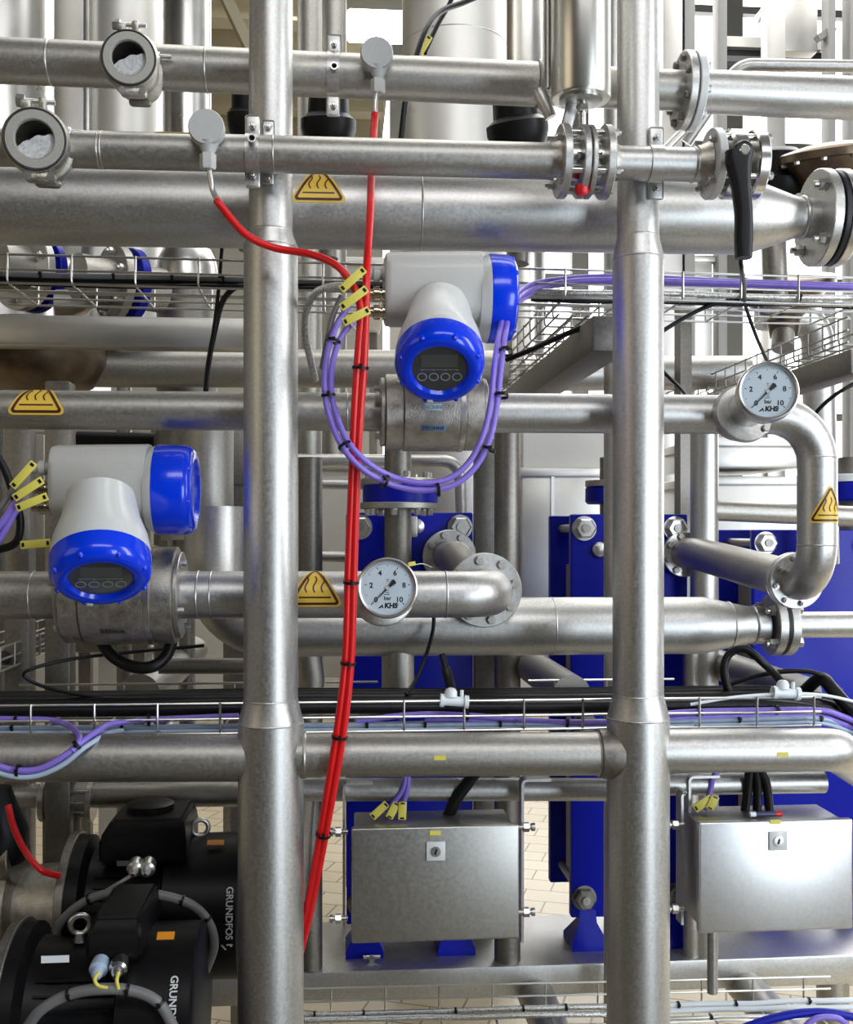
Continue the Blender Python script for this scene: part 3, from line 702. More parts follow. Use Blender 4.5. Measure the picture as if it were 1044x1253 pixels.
# ================================================================== PRESSURE GAUGES
def gauge(label, F, B, R, Rb, ring_n):
    n = (F - B).normalized(); n0 = n
    # the dial itself looks a little towards the aisle
    h = (CAM - F); h.z *= .2; h.normalize(); n = (n * .45 + h * .55).normalized()
    u, v, w = basis(n)
    t = thing('pressure_gauge', label, 'pressure gauge', B, 'round pressure gauges')
    m = MB(); m.lathe(B, n0, [(-.03, Rb * .8), (-.009, Rb * .8), (-.008, Rb), (0.006, Rb), (.008, Rb * .95), (.009, R * .64), ((F - B).length - .03, R * .62)], 44); m.build('socket', STEEL, t)
    m = MB(); m.lathe(F, n, [(-.045, R * .6), (-.042, R * .92), (-.038, R * .95), (-.012, R * .95), (-.012, 0)], 48); m.build('case', STEELP, t)
    m = MB(); m.lathe(F, n, [(-.012, R * .95), (-.012, R * 1.0), (-.002, R * 1.0), (.003, R * .975), (.004, R * .94), (.002, R * .885), (-.006, R * .87), (-.006, R * .93)], 56, closed=True); m.build('bezel', SEMI, t)
    m = MB(); m.lathe(F - n * .0055, n, [(-.001, R * .88), (.0005, R * .88), (.0005, 0)], 48); dl = m.build('dial', DIAL, t, label='pale blue-white dial')
    f = F - n * .0048; m = MB(); k = R * .88
    pol = lambda a, r: f + (u * math.cos(a) + v * math.sin(a)) * r
    for i in range(51):
        a = math.radians(225 - 270 * i / 50); major = i % 10 == 0; mid = i % 5 == 0
        r0 = k * (.78 if major else .82 if mid else .88); r1_ = k * (.87 if mid else .91)
        T = (u * math.cos(a) + v * math.sin(a)); N = n.cross(T)
        m.obox(pol(a, (r0 + r1_) / 2), T, N, n, (r1_ - r0, k * (.026 if mid else .011), .0002))
    for i in range(6):
        a = math.radians(225 - 54 * i); m.text(str(2 * i), k * .27, pol(a, k * .62), u, v, .0001, bold=.00035)
    m.text('bar', k * .21, f - v * k * .38, u, v, .0001, bold=.0002)
    m.text('KHS', k * .26, f - v * k * .66 + u * k * .12, u, v, .0001, bold=.0006, shear=.1)
    m.prism([(-.36 * k, -.75 * k), (-.19 * k, -.60 * k), (-.15 * k, -.75 * k), (-.20 * k, -.75 * k), (-.21 * k, -.69 * k), (-.28 * k, -.75 * k)], f, u, v, .0002)
    for dx, dy, ww in ((0, .32, .1), (0, .25, .06), (0, -.17, .12), (-.03, -.24, .2), (.36, -.63, .1)): m.obox(f + u * dx * k + v * dy * k, u, v, n, (ww * k, .022 * k, .0002))
    m.build('dial_markings', INK, dl)
    a = math.radians(225); T = (u * math.cos(a) + v * math.sin(a)); N = n.cross(T); g = F - n * .003
    m = MB(); m.prism([(-.36 * k, .10 * k), (-.40 * k, -.02 * k), (-.36 * k, -.10 * k), (-.05 * k, -.035 * k), (.86 * k, -.008 * k), (.86 * k, .008 * k), (-.05 * k, .035 * k)], g, T, N, .0008); m.build('pointer', INK, t)
    m = MB(); m.lathe(g, n, [(0, k * .085), (.0022, k * .07), (.0022, 0)], 20); m.build('pointer_hub', PAINT2, t)
    m = MB(); m.lathe(F, n, [(-.0012, R * .89), (0, R * .89)], 48); m.build('glass_pane', GLASS, t)
    return t, n, u, v
F2 = P(474.5, 719.5, -.035)
t, n, u, v = gauge('round bar pressure gauge hanging in front of the lower pipe near the red cable', F2, P(469, 728, .055), 37.4 * S(-.035, 474), 38 * S(.055), None)
b = MB(); p = P(504, 690, -.02); b.box(p, (.012, .003, .007), Matrix.Rotation(-.2, 3, 'Y'), .001); b.build('seal_tag', YEL, t)
b = MB(); b.tube(spl([P(508, 691, -.02), P(518, 690, -.01), P(528, 694, .03)], 6), .0008, 8); b.build('seal_wire', SEMI, t)
t, n, u, v = gauge('round bar pressure gauge on a big bolted socket at the swan-neck elbow', P(940.5, 478.5, -.055), P(907, 506, .045), 37.2 * S(-.055, 940), 36 * S(.045), None)
m = MB(); pn = (P(940, 480, -.055) - P(907, 506, .045)).normalized(); q = P(910, 507, .03)
disc(m, q, pn, 36.5 * S(.03), .012, 0, 48); m.build('socket_flange', STEEL, t)
place_bolt(t, P(936, 525, .0), pn, .007, .008, SEMI)

# ================================================================== WARNING TRIANGLES
def rtri(w, h, inset, rho):
    """rounded triangle outline, base on v=0"""
    A, B, C = V((-w / 2, 0, 0)), V((w / 2, 0, 0)), V((0, h, 0))
    per = [(B - A).length, (C - B).length, (A - C).length]; ic = (A * per[1] + B * per[2] + C * per[0]) / sum(per); ri = ic.y
    k = (ri - inset - rho) / ri; T = [ic + (p - ic) * k for p in (A, B, C)]
    out = []
    for i in range(3):
        p = T[i]; pr = T[i - 1]; nx = T[(i + 1) % 3]
        n0 = V((p.y - pr.y, pr.x - p.x, 0)).normalized(); n1 = V((nx.y - p.y, p.x - nx.x, 0)).normalized()
        a0 = math.atan2(n0.y, n0.x); a1 = math.atan2(n1.y, n1.x)
        while a1 < a0: a1 += 2 * PI
        for j in range(9):
            a = a0 + (a1 - a0) * j / 8; out.append((p.x + rho * math.cos(a), p.y + rho * math.sin(a)))
    return out
def patch(mb, poly, fmap, eps, rows=26, cols=14):
    lo = min(p[1] for p in poly); hi = max(p[1] for p in poly); R = []
    n = len(poly)
    for i in range(rows + 1):
        v = lo + (hi - lo) * (.001 + .998 * i / rows); xs = []
        for k in range(n):
            (x0, y0), (x1, y1) = poly[k], poly[(k + 1) % n]
            if (y0 - v) * (y1 - v) <= 0 and y0 != y1: xs.append(x0 + (x1 - x0) * (v - y0) / (y1 - y0))
        a, b = min(xs), max(xs); R.append([mb.bm.verts.new(fmap(a + (b - a) * c / cols, v, eps)) for c in range(cols + 1)])
    for A, B in zip(R, R[1:]):
        for c in range(cols): mb.bm.faces.new((A[c], A[c + 1], B[c + 1], B[c]))
def sign(label, fmap, w=.1):
    h = w * .87; c = fmap(0, h * .35, 0)
    t = thing('warning_sign', label, 'warning sign', c, 'yellow hot surface warning triangles')
    m = MB(); patch(m, rtri(w, h, 0, w * .07), fmap, .0006); m.build('sticker', SIGNY, t, 80)
    m = MB()
    o = rtri(w, h, w * .035, w * .05); i = rtri(w, h, w * .078, w * .02); o2 = []; i2 = []
    for src, dst in ((o, o2), (i, i2)):
        for k in range(27):
            a, b = src[k], src[(k + 1) % 27]
            N = 1 if (k + 1) % 9 else 16
            for j in range(N): dst.append((a[0] + (b[0] - a[0]) * j / N, a[1] + (b[1] - a[1]) * j / N))
    A = [m.bm.verts.new(fmap(x, y, .0012)) for x, y in o2]; B = [m.bm.verts.new(fmap(x, y, .0012)) for x, y in i2]
    for k in range(len(A)): k2 = (k + 1) % len(A); m.bm.faces.new((A[k], A[k2], B[k2], B[k]))
    for sx in (-.13, 0.0, .13):
        prev = None
        for k in range(19):
            f = k / 18; v = h * (.28 + .36 * f); uu = w * (sx * (1.05) + .028 * math.sin(f * 2 * PI + PI)) ; hw = w * .0125
            cur = [m.bm.verts.new(fmap(uu - hw, v, .0012)), m.bm.verts.new(fmap(uu + hw, v, .0012))]
            if prev: m.bm.faces.new((prev[0], prev[1], cur[1], cur[0]))
            prev = cur
    prev = None
    for k in range(13):
        uu = w * (-.27 + .54 * k / 12); cur = [m.bm.verts.new(fmap(uu, h * .175, .0012)), m.bm.verts.new(fmap(uu, h * .205, .0012))]
        if prev: m.bm.faces.new((prev[0], cur[0], cur[1], prev[1]))
        prev = cur
    m.build('pictogram', SIGNB, t, 80)
def on_pipe(a, b, px, r, base):
    d = (b - a).normalized(); c = at(a, b, px); up = d.cross(V((0, -1, 0))); up = V((0, 0, 1)) - d * d.z; up.normalize(); fr = -d.cross(up) * -1
    fr = up.cross(d) * -1
    if fr.y > 0: fr = -fr
    return lambda u, v, e: c + d * u + (fr * math.cos(base + v / r) + up * math.sin(base + v / r)) * (r + e)
sign('yellow hot surface triangle on the wide dull pipe beside the first post', on_pipe(a3, b3, 391, r3, -.10))
sign('yellow hot surface triangle wrapped on the middle pipe, above the lower flow meter', on_pipe(a4, b4, 51, r4, -.36))
sign('yellow hot surface triangle half behind the first post, next to the red cable', on_pipe(a5, b5, 386, r5, -.46))
cz = P(1000, 640, Y4)
sign('yellow hot surface triangle on the upright of the swan-neck pipe', lambda u, v, e: cz + V((math.sin(.26 + u / rv), -math.cos(.26 + u / rv), 0)) * (rv + e) + V((0, 0, v)), .082)
sign('yellow hot surface triangle cut by the picture edge on the topmost pipe', on_pipe(a1, b1, -31, r1, -.1))
sign('yellow hot surface triangle cut by the picture edge beside the lower flow meter', on_pipe(a5, b5, -29, r5, -.3))
sign('yellow hot surface triangle on top of the narrow pipe by a disc sensor', on_pipe(a2, b2, 226, r2, .92))
sign('yellow hot surface triangle on top of the topmost pipe behind the lamp-side disc sensor', on_pipe(a1, b1, 474, r1, 1.02))

# ================================================================== CABLES
def PX(l, n=8): return spl([P(*q) for q in l], n)
def tie(parent, p, ax, r, flat=None):
    b = MB(); b.ring(p, ax, r, .0012, .0045, 20)
    b.box(V(p) + V((0, -r - .002, .002)), (.005, .004, .005)); return b.build('cable_tie', BLACKP, parent)
def cable(name, label, pts, r, m_, ties=(), group=None, tr=None, seg=14, n=8):
    c = PX(pts, n); t = thing(name, label, 'cable', c[0], group)
    b = MB(); b.tube(c, r, seg); b.build('jacket', m_, t, 60)
    for f in ties:
        i = min(range(len(c)), key=lambda k: (c[k] - P(f[0], f[1], c[k].y)).length); j = min(i + 1, len(c) - 1); k = max(i - 1, 0)
        off = V((f[2] * S(c[i].y), 0, 0)) if len(f) > 2 else V((0, 0, 0))
        tie(t, c[i] + off, c[j] - c[k], tr or r * 1.1)
    return t
rr = .0058
RL1 = [(265, 245, -.118), (272, 254, -.12), (300, 286, -.11), (335, 303, -.10), (380, 311, -.11), (412, 325, -.13), (432, 350, -.14), (441, 375, -.145), (440, 410, -.145), (437, 450, -.14), (433, 520, -.13), (430, 600, -.11), (426, 700, -.09), (423, 800, -.075), (413, 890, -.065), (397, 990, -.04), (376, 1110, .03), (366, 1160, .07)]
cable('cable', 'red cable curving from the disc sensor across the first post, then hanging down', RL1, rr, RED, ((440, 452, 4), (427, 708, 4), (423, 810, 4), (414, 902, 4), (394, 1020, 4)), 'red cables', .0115)
RL2 = [(459, 138, .055), (458, 150, .052), (455, 200, .0), (453, 260, -.06), (449, 330, -.13), (447, 400, -.145), (445, 450, -.14), (440, 520, -.13), (436, 600, -.11), (433, 700, -.09), (430, 800, -.075), (421, 890, -.065), (404, 990, -.04), (381, 1110, .03), (368, 1165, .07)]
cable('cable', 'red cable dropping straight down from the sensor on the topmost pipe', RL2, rr * 1.05, RED, (), 'red cables')
cable('cable', 'short red cable sagging onto the upper black pump at the picture edge', [(10, 985, .2), (16, 1010, .19), (30, 1040, .18), (50, 1064, .17), (72, 1072, .2)], rr, RED, (), None)
PL = [(428, 372, -.10), (412, 398, -.11), (401, 430, -.115), (397, 470, -.12), (402, 505, -.12), (418, 545, -.145), (445, 575, -.14), (482, 594, -.12), (520, 600, -.12), (556, 593, -.12), (583, 570, -.12), (600, 535, -.12), (609, 490, -.11), (614, 440, -.09), (619, 405, -.05), (626, 378, .06), (645, 357, .18), (690, 345, .21), (760, 342, .215), (900, 346, .22), (1080, 353, .22)]
cable('cable', 'outer purple cable of the loop hanging below the upper flow meter', PL, .0047, PURPLE, ((402, 417, 4), (398, 484, 4), (421, 541, 4), (467, 584, 3), (534, 599, 2), (597, 553, 4), (611, 482, 4), (616, 428, 4)), 'purple cables looping under the upper flow meter', .0100)
PL2 = [(434, 392, -.10), (419, 410, -.11), (409, 435, -.115), (405, 470, -.12), (410, 502, -.12), (425, 539, -.145), (451, 567, -.14), (485, 585, -.12), (520, 591, -.12), (550, 585, -.12), (575, 564, -.12), (592, 530, -.12), (601, 490, -.11), (606, 440, -.09), (612, 405, -.05), (622, 372, .07), (645, 350, .19), (690, 341, .22), (760, 338, .225), (900, 344, .23), (1080, 350, .23)]
cable('cable', 'inner purple cable of the loop hanging below the upper flow meter', PL2, .0047, PURPLE, (), 'purple cables looping under the upper flow meter')
cable('cable', 'third purple cable rising beside the blue side cap into the tray', [(616, 400, -.02), (624, 385, .05), (640, 366, .17), (680, 350, .235), (800, 347, .245), (1080, 357, .25)], .0040, PURPLE)
cable('cable', 'braided steel hose bending round above the loop of purple cables', [(433, 352, -.09), (410, 350, -.06), (388, 357, -.02), (376, 378, .02), (374, 410, .05), (380, 440, .1), (386, 465, .15)], .0062, BRAID)
cable('cable', 'grey cable running down behind the purple cables from a yellow tag', [(418, 362, -.10), (408, 385, -.10), (402, 410, -.105), (394, 450, -.06)], .0045, GREYC)
cable('cable', 'thin white wire dangling under the lowest yellow tag', [(429, 396, -.11), (434, 402, -.11), (442, 405, -.105)], .0014, WHITEP)

def ctag(label, x0, y0, x1, y1, Y, grp, wd=.0125):
    a, b = P(x0, y0, Y), P(x1, y1, Y); u = (b - a).normalized(); n = V((0, -1, 0)); v = n.cross(u).normalized(); L = (b - a).length
    t = thing('cable_tag', label, 'cable tag', (a + b) / 2, grp); c = (a + b) / 2
    m = MB(); m.obox(c, u, v, n, (L, wd, .003), .001); m.build('plate', YEL, t)
    for e in (-1, 1):
        m = MB(); m.obox(c + u * e * L * .41 + n * .0016, u, v, n, (L * .09, wd * .5, .0006)); m.build('tie_slot', BLACKP, t)
    return t
g = 'yellow cable tags beside the upper flow meter'
ctag('upper of three yellow cable tags beside the upper flow meter', 417, 355, 446, 329, -.155, g); ctag('middle of three yellow cable tags beside the upper flow meter', 417, 377, 449, 353, -.158, g); ctag('lowest of three yellow cable tags beside the upper flow meter', 420, 395, 452, 379, -.161, g)
g = 'yellow cable tags beside the lower flow meter'
ctag('steepest yellow cable tag beside the lower flow meter, topmost of the fan', 15, 596, 42, 566, -.10, g); ctag('yellow cable tag in the middle of the fan beside the lower flow meter', 17, 610, 52, 587, -.103, g); ctag('yellow cable tag at the bottom of the fan beside the lower flow meter', 20, 622, 58, 607, -.106, g)
ctag('pale yellow cable tag lying level below the fan of tags', 25, 667, 62, 664, -.09, g)
cable('cable', 'purple cable fanning out to the tags beside the lower flow meter', [(26, 606, -.09), (14, 622, -.09), (2, 640, -.09), (-20, 665, -.09)], .0055, PURPLE)
cable('cable', 'second purple cable under the fan of yellow tags', [(24, 616, -.085), (16, 630, -.085), (4, 652, -.085), (-18, 684, -.085)], .0055, PURPLE)
cable('cable', 'black hose curving round at the picture edge beside the yellow tags', [(-15, 540, -.06), (4, 570, -.06), (18, 610, -.06), (25, 640, -.06), (18, 665, -.06), (-15, 676, -.06)], .0062, BLACKP)
cable('cable', 'grey cable lying along the fan of yellow tags', [(22, 588, -.08), (8, 610, -.08), (-15, 640, -.08)], .0045, GREYC)

# ================================================================== WIRE CABLE TRAYS
def tray(label, A, B, width, h, step, back_segs=None, r=.0021, start=.5, wdir=(0, 1, 0), mm=None):
    mm = mm or GALV
    A, B = V(A), V(B); d = (B - A).normalized(); W = V(wdir); Z = V((0, 0, 1)); L = (B - A).length
    t = thing('cable_tray', label, 'cable tray', (A + B) / 2 - Z * h, 'wire mesh cable trays')
    fr = [(0, 0), (0, -h * .52), (0, -h)]; bt = [(width * f, -h) for f in (.33, .67)]; bk = [(width, -h), (width, -h * .52), (width, 0)]
    def wire(o, f0=0.0, f1=1.0):
        m = MB(); p = A + W * o[0] + Z * o[1]
        n = max(2, int((f1 - f0) * L / step * 2))
        m.tube([p + d * L * (f0 + (f1 - f0) * k / n) + Z * (.0009 * math.sin(k * PI)) for k in range(n + 1)], r * 1.05, 8); m.build('long_wire', mm, t)
    for o in fr + bt: wire(o)
    for o in bk[:1]: wire(o)
    for o in bk[1:]:
        if back_segs:
            for f0, f1 in back_segs: wire(o, f0, f1)
        else: wire(o)
    k = 0; x = step * start
    while x < L:
        p = A + d * x; f = x / L
        full = (not back_segs) or any(f0 <= f <= f1 for f0, f1 in back_segs)
        q = [p, p - Z * h, p - Z * h + W * width] + ([p + W * width] if full else [])
        q[0] = p + Z * r
        off = V((0, 0, 0)) - W * r * 1.6
        m = MB(); m.tube(fillet([c + (off if i < 2 else -off * .3) for i, c in enumerate(q)], .008, 4), r, 8); m.build('cross_wire', mm, t)
        x += step
    return t
s = S(.2)
tray('upper wire mesh cable tray behind the posts, carrying purple and braided cables', P(-30, 310, .2), P(1080, 341, .2), .19, 34 * s, .112)
fr = lambda px, x0=-30., x1=1005.: (px - x0) / (x1 - x0)
T2A, T2B = P(-30, 864, .065), P(1005, 853, .065)
tray('lower wire mesh cable tray above the cross tubes, with white clips and light blue cables', T2A, T2B, .24, 36 * S(.065), .1035, [(0, .30), (fr(380), fr(452)), (fr(662), fr(870))], start=.87)
tray('bottom wire mesh cable tray near the floor below the enclosures', P(366, 1282, .2), P(1090, 1262, .2), .25, .05, .112)
# cables in trays
def runs(pref, rows, name='cable'):
    for lab, x0, y0, x1, y1, Y, r, m_, ties in rows:
        n = 7; pts = [(x0 + (x1 - x0) * k / n, y0 + (y1 - y0) * k / n + random.uniform(-1.2, 1.2), Y + random.uniform(-.002, .002)) for k in range(n + 1)]
        cable(name, lab, pts, r, m_, [(x, y0 + (y1 - y0) * (x - x0) / (x1 - x0)) for x in ties], pref)
runs('cables in the upper tray', [
    ('grey cable at the top of the bundle in the upper tray, before the first post', -30, 334, 470, 348, .225, .0052, GREYC, (50, 138, 208, 270)),
    ('black cable lowest in the bundle in the upper tray, before the first post', -30, 345, 470, 356, .222, .0050, BLACKP, ()),
    ('black cable in the middle of the bundle in the upper tray', -30, 340, 520, 353, .232, .0052, BLACKP, ()),
    ('dull braided cable behind the others in the upper tray', -30, 340, 640, 357, .25, .0056, BRAID, ()),
    ('bright braided cable in the upper tray from the second post onwards', 640, 356, 1080, 366, .206, .0058, BRAID, (905, 977)),
    ('bright braided cable lying second in the upper tray beyond the second post', 640, 363, 1080, 373, .212, .0050, BRAID, ()),
    ('black cable under the braided cables in the upper tray', 650, 366, 1080, 376, .222, .0048, BLACKP, ()),
])
BL = [('black cable topmost in the lower tray', 849, .22, .011), ('thick black cable at the back of the lower tray', 853, .18, .012), ('thick black cable in the middle of the lower tray', 858, .14, .013), ('thick black cable nearer the front of the lower tray', 866, .11, .011)]
for lab, y, Y, r in BL:
    cable('cable', lab, [(-30, y + 4, Y), (150, y + 3, Y), (330, y, Y), (520, y, Y), (700, y - 1, Y), (860, y - 3, Y), (960, y - 2, Y), (1030, y + 12, Y), (1090, y + 40, Y)], r, BLACKP, (), 'black cables in the lower tray')
for i, (lab, y) in enumerate((('upper light blue cable on the floor of the lower tray', 888), ('lower light blue cable on the floor of the lower tray', 893.5))):
    cable('cable', lab, [(-30, y + 3, .085), (150, y + 2, .085), (330, y, .085), (520, y - 1, .085), (700, y - 3, .085), (860, y - 6, .085), (960, y - 9, .085), (1000, y - 9, .085), (1030, y - 2, .1), (1080, y + 18, .14)], .0040, PALEB, ((15, y + 2), (150, y + 2), (450, y), (530, y), (605, y - 2), (905, y - 7), (1003, y - 9)) if i == 0 else (), 'light blue cables in the lower tray')
cable('cable', 'purple cable entering the lower tray behind the red cables, with black ties', [(436, 884, .09), (470, 878, .085), (520, 874, .085), (580, 876, .085), (650, 882, .085), (740, 884, .085), (830, 872, .085), (930, 869, .085), (1000, 869, .085), (1030, 876, .09), (1085, 900, .13)], .0052, PURPLE, ((572, 880), (690, 882), (852, 872), (952, 871)), 'purple cables in the lower tray', .0075)
cable('cable', 'thicker purple cable lying just below in the lower tray', [(520, 880, .095), (570, 880, .09), (640, 886, .09), (740, 886, .09), (830, 879, .09), (930, 876, .09), (1000, 877, .09), (1030, 885, .1), (1085, 908, .14)], .0052, PURPLE, (), 'purple cables in the lower tray')
cable('cable', 'purple cable hanging out of the lower tray in a loop, upper of the pair', [(-30, 925, -.05), (0, 938, -.052), (25, 943, -.052), (50, 940, -.052), (75, 927, -.052), (100, 908, -.04), (120, 894, -.0), (140, 885, .055), (200, 880, .085), (292, 876, .085)], .0050, PURPLE, ((22, 944), (93, 914), (185, 880)), 'cables looping out of the lower tray', .0085)
cable('cable', 'light blue cable hanging out of the lower tray below the purple loop', [(-30, 934, -.05), (0, 946, -.052), (25, 951, -.052), (50, 948, -.052), (78, 935, -.052), (103, 915, -.045), (122, 903, -.01), (136, 896, .05), (150, 894, .075)], .0042, PALEB, (), 'cables looping out of the lower tray')
cable('cable', 'purple cable turning down from the lower tray into the hanging loop', [(-30, 879, .085), (20, 880, .08), (60, 881, .07), (82, 887, .04), (94, 896, -.005), (97, 906, -.04), (88, 919, -.052)], .0048, PURPLE, ((18, 882),), 'cables looping out of the lower tray')
runs('cables in the bottom tray', [
    ('upper braided cable in the bottom tray beneath the grey enclosure', 340, 1243, 760, 1232, .39, .0062, BRAID, (388, 446, 560, 638, 690)),
    ('lower braided cable in the bottom tray beneath the grey enclosure', 340, 1250, 760, 1240, .37, .0062, BRAID, ()),
    ('upper white cable in the bottom tray beneath the shiny enclosure', 805, 1231, 1085, 1222, .39, .0055, WHITEP, (832, 901, 990)),
    ('second white cable in the bottom tray beneath the shiny enclosure', 805, 1238, 1085, 1230, .38, .0055, WHITEP, ()),
    ('thin grey cable lowest in the bottom tray beneath the shiny enclosure', 805, 1247, 1085, 1240, .36, .004, GALV, (870,)),
])
cable('cable', 'thick blue cable bunched up in the bottom tray at the corner', [(900, 1262, .3), (940, 1248, .3), (980, 1240, .3), (1020, 1240, .3), (1070, 1250, .3)], .0085, HXBLUE)
cable('cable', 'blue cable curled over the bunch in the bottom tray', [(980, 1260, .28), (1000, 1246, .28), (1025, 1246, .28), (1040, 1258, .28)], .006, PURPLE)

def clip(label, px, py, Y):
    c = P(px, py, Y); t = thing('cable_clip', label, 'cable clip', c, 'white clips on the lower tray'); X = V((1, 0, -.08)).normalized()
    m = MB(); m.cyl(c - X * .022, c + X * .022, .0085, 20); m.build('barrel', WHITEP, t)
    m = MB()
    for e in (-1, 1): m.ring(c + X * .021 * e, X, .0085, .003, .007, 20)
    m.build('end_collar', WHITEP, t)
    m = MB(); m.lathe(c + V((-.006, 0, .008)), (0, 0, 1), [(0, .011), (.008, .011), (.013, .008), (.015, .004), (.015, 0)], 20); m.build('cap', WHITEP, t)
    m = MB(); m.cyl(c + V((.013, 0, .005)), c + V((.013, 0, .019)), .0032, 12); m.build('stud', WHITEP, t)
clip('white plastic clip on the lower tray beside a black lever', 556, 858, .06); clip('white plastic clip on the lower tray above the shiny enclosure', 962, 848, .06)
cable('cable', 'thin white cable running through the clip above the shiny enclosure', [(845, 862, .07), (900, 853, .065), (962, 849, .06), (1010, 851, .065), (1060, 862, .08)], .0028, WHITEP)
cable('cable', 'thin black cable hanging behind the lower gauge into the tray', [(531, 745, .2), (530, 770, .2), (522, 800, .18), (510, 830, .16), (497, 850, .13)], .0035, BLACKP)
cable('cable', 'long black cable looping over the empty end of the lower tray', [(250, 790, .2), (170, 797, .18), (90, 806, .15), (40, 818, .12), (30, 828, .12), (60, 842, .13), (120, 853, .14), (200, 856, .15), (300, 850, .16)], .0032, BLACKP)
cable('hose', 'thick black hose hanging in a U below the lower flow meter', [(122, 782, .12), (138, 803, .11), (160, 815, .1), (185, 816, .1), (203, 803, .11), (212, 780, .12)], .0105, BLACKP)
cable('cable', 'black cable dropping from beside the big pipe to the flat steel beam', [(275, 255, .21), (272, 300, .21), (268, 350, .23), (262, 400, .3), (256, 440, .35), (252, 475, .4)], .0035, BLACKP)
cable('cable', 'thick black cable bending out of the upper tray down past the beam', [(300, 350, .22), (286, 353, .22), (272, 370, .25), (264, 400, .32), (256, 440, .38), (252, 478, .42)], .0055, BLACKP)
b = MB(); b.cyl(P(275, 212, .21), P(274, 238, .21), .0075, 16); tag(b.build('cable_plug', GREEN), 'green plug on a black cable beneath the disc sensor', 'plug')
cable('cable', 'black cable climbing past a yellow tag behind the topmost pipe', [(620, -20, .5), (570, 2, .45), (540, 14, .4), (522, 36, .35), (508, 75, .32), (497, 120, .3), (490, 180, .3)], .0058, BLACKP)
cable('cable', 'black cable crossing the other one at the top of the picture', [(560, -20, .5), (550, 5, .5), (535, 32, .48), (520, 65, .46)], .005, BLACKP)
ctag('yellow cable tag hanging behind the topmost pipe', 511, 70, 526, 44, .44, None, .014)
cable('cable', 'black cable hanging from the end of the lever down to the tray', [(906, 312, -.12), (908, 330, -.1), (911, 350, .05), (912, 372, .22), (925, 410, .3), (938, 440, .4)], .0036, BLACKP)
cable('cable', 'black cable sweeping from the second post up into the upper tray', [(750, 445, .24), (800, 412, .23), (850, 382, .22), (890, 368, .21), (930, 366, .21)], .0042, BLACKP)
cable('cable', 'black cable behind the second post reaching toward the gauge', [(790, 430, .3), (815, 458, .28), (832, 474, .25), (845, 490, .2)], .0035, BLACKP)
cable('cable', 'black cable coming in at the picture edge beside the swan-neck', [(1075, 455, .3), (1030, 478, .3), (1003, 500, .35), (990, 520, .4)], .0042, BLACKP)
cable('hose', 'black corrugated hose looped beneath the gasket flange', [(892, 850, .16), (886, 820, .16), (893, 800, .16), (912, 794, .15), (935, 812, .14), (955, 832, .16)], .0075, BLACKP)
cable('cable', 'black cable drooping behind the clip above the shiny enclosure', [(886, 840, .2), (930, 826, .18), (975, 821, .16), (1005, 826, .15), (1030, 846, .15)], .0045, BLACKP)
cable('hose', 'thick black cable bundle hanging over the end of the lower tray', [(985, 845, .2), (1005, 830, .16), (1020, 845, .13), (1050, 880, .1), (1085, 930, .1)], .012, BLACKP)
m = MB(); m.tube(PX([(541, 801, .16), (545, 815, .15), (549, 830, .14), (554, 848, .12)]), [.006] * 10 + [.009] * 15, 16); tag(m.build('lever_grip', BLACKP), 'black lever grip standing up behind the white clip', 'lever')

# ================================================================== ENCLOSURES
def enclosure(label, x0, x1, y0, y1, Y, dep, lock, lab_y, dm):
    A, B, C_, D_ = P(x0, y0, Y), P(x1, y0, Y), P(x0, y1, Y), P(x1, y1, Y)
    cx = (A.x + B.x) / 2; w = B.x - A.x; zt = (A.z + B.z) / 2; zb = (C_.z + D_.z) / 2; h = zt - zb; zc = (zt + zb) / 2
    t = thing('enclosure', label, 'enclosure', (cx, Y + dep / 2, zb), 'square metal enclosures')
    m = MB(); m.box((cx, Y + .012 + (dep - .012) / 2, zc), (w - .012, dep - .012, h - .012), None, .003); m.build('body', BRUSH, t)
    m = MB(); m.box((cx, Y + .005, zc), (w, .016, h), None, .0035, 3); m.build('door', dm, t)
    m = MB(); m.box((cx, Y + .0155, zc), (w - .006, .005, h - .006)); m.build('door_gasket', RUBBER, t)
    l = P(lock[0], lock[1], Y); k = 23 * S(Y, lock[0])
    m = MB(); m.box(l + V((0, -.0045, 0)), (k, .004, k), None, .001); p = m.build('lock', PAINT2, t, label='square lock plate with round keyhole')
    m = MB(); m.lathe(l + V((0, -.006, 0)), (0, -1, 0), [(0, k * .27), (.002, k * .27), (.0022, k * .2)], 24); m.build('lock_barrel', SEMI, p)
    m = MB(); m.box(l + V((0, -.0085, 0)), (k * .10, .001, k * .3), Matrix.Rotation(.3, 3, 'Y')); m.build('keyhole', INK, p)
    q = P(lock[0] - .5 if lock[0] < 700 else 948, lab_y, Y)
    m = MB(); m.box(q + V((0, -.0035, 0)), (.019, .001, .0075)); m.build('label_sticker', YEL, t, label='small yellow label sticker')
    return t, cx, w, zt, zb
def hanger(label, px, ytop, ybot, Y, hookdir, w=.0045, d=.03, hook=.05, grp='strip brackets holding the enclosures'):
    a = P(px, ytop, Y); b = P(px, ybot, Y); t = thing('hanger_bracket', label, 'bracket', b, grp)
    m = MB(); m.tube([a + V((0, 0, .0)), b], .001, 4)
    m.bm.clear()
    zt, zb = a.z, b.z; x = a.x
    pts = fillet([(x, 0, zb), (x, 0, zt), (x + hookdir * hook, 0, zt)], .008, 5)
    secs = []
    for i, p in enumerate(pts):
        T = (pts[min(i + 1, len(pts) - 1)] - pts[max(0, i - 1)]).normalized(); N = V((T.z, 0, -T.x)) * w / 2
        secs.append([V((p.x, Y - d / 2, p.z)) + N, V((p.x, Y + d / 2, p.z)) + N, V((p.x, Y + d / 2, p.z)) - N, V((p.x, Y - d / 2, p.z)) - N])
    m.loft(secs); m.build('strip', STEEL, t)
    return t
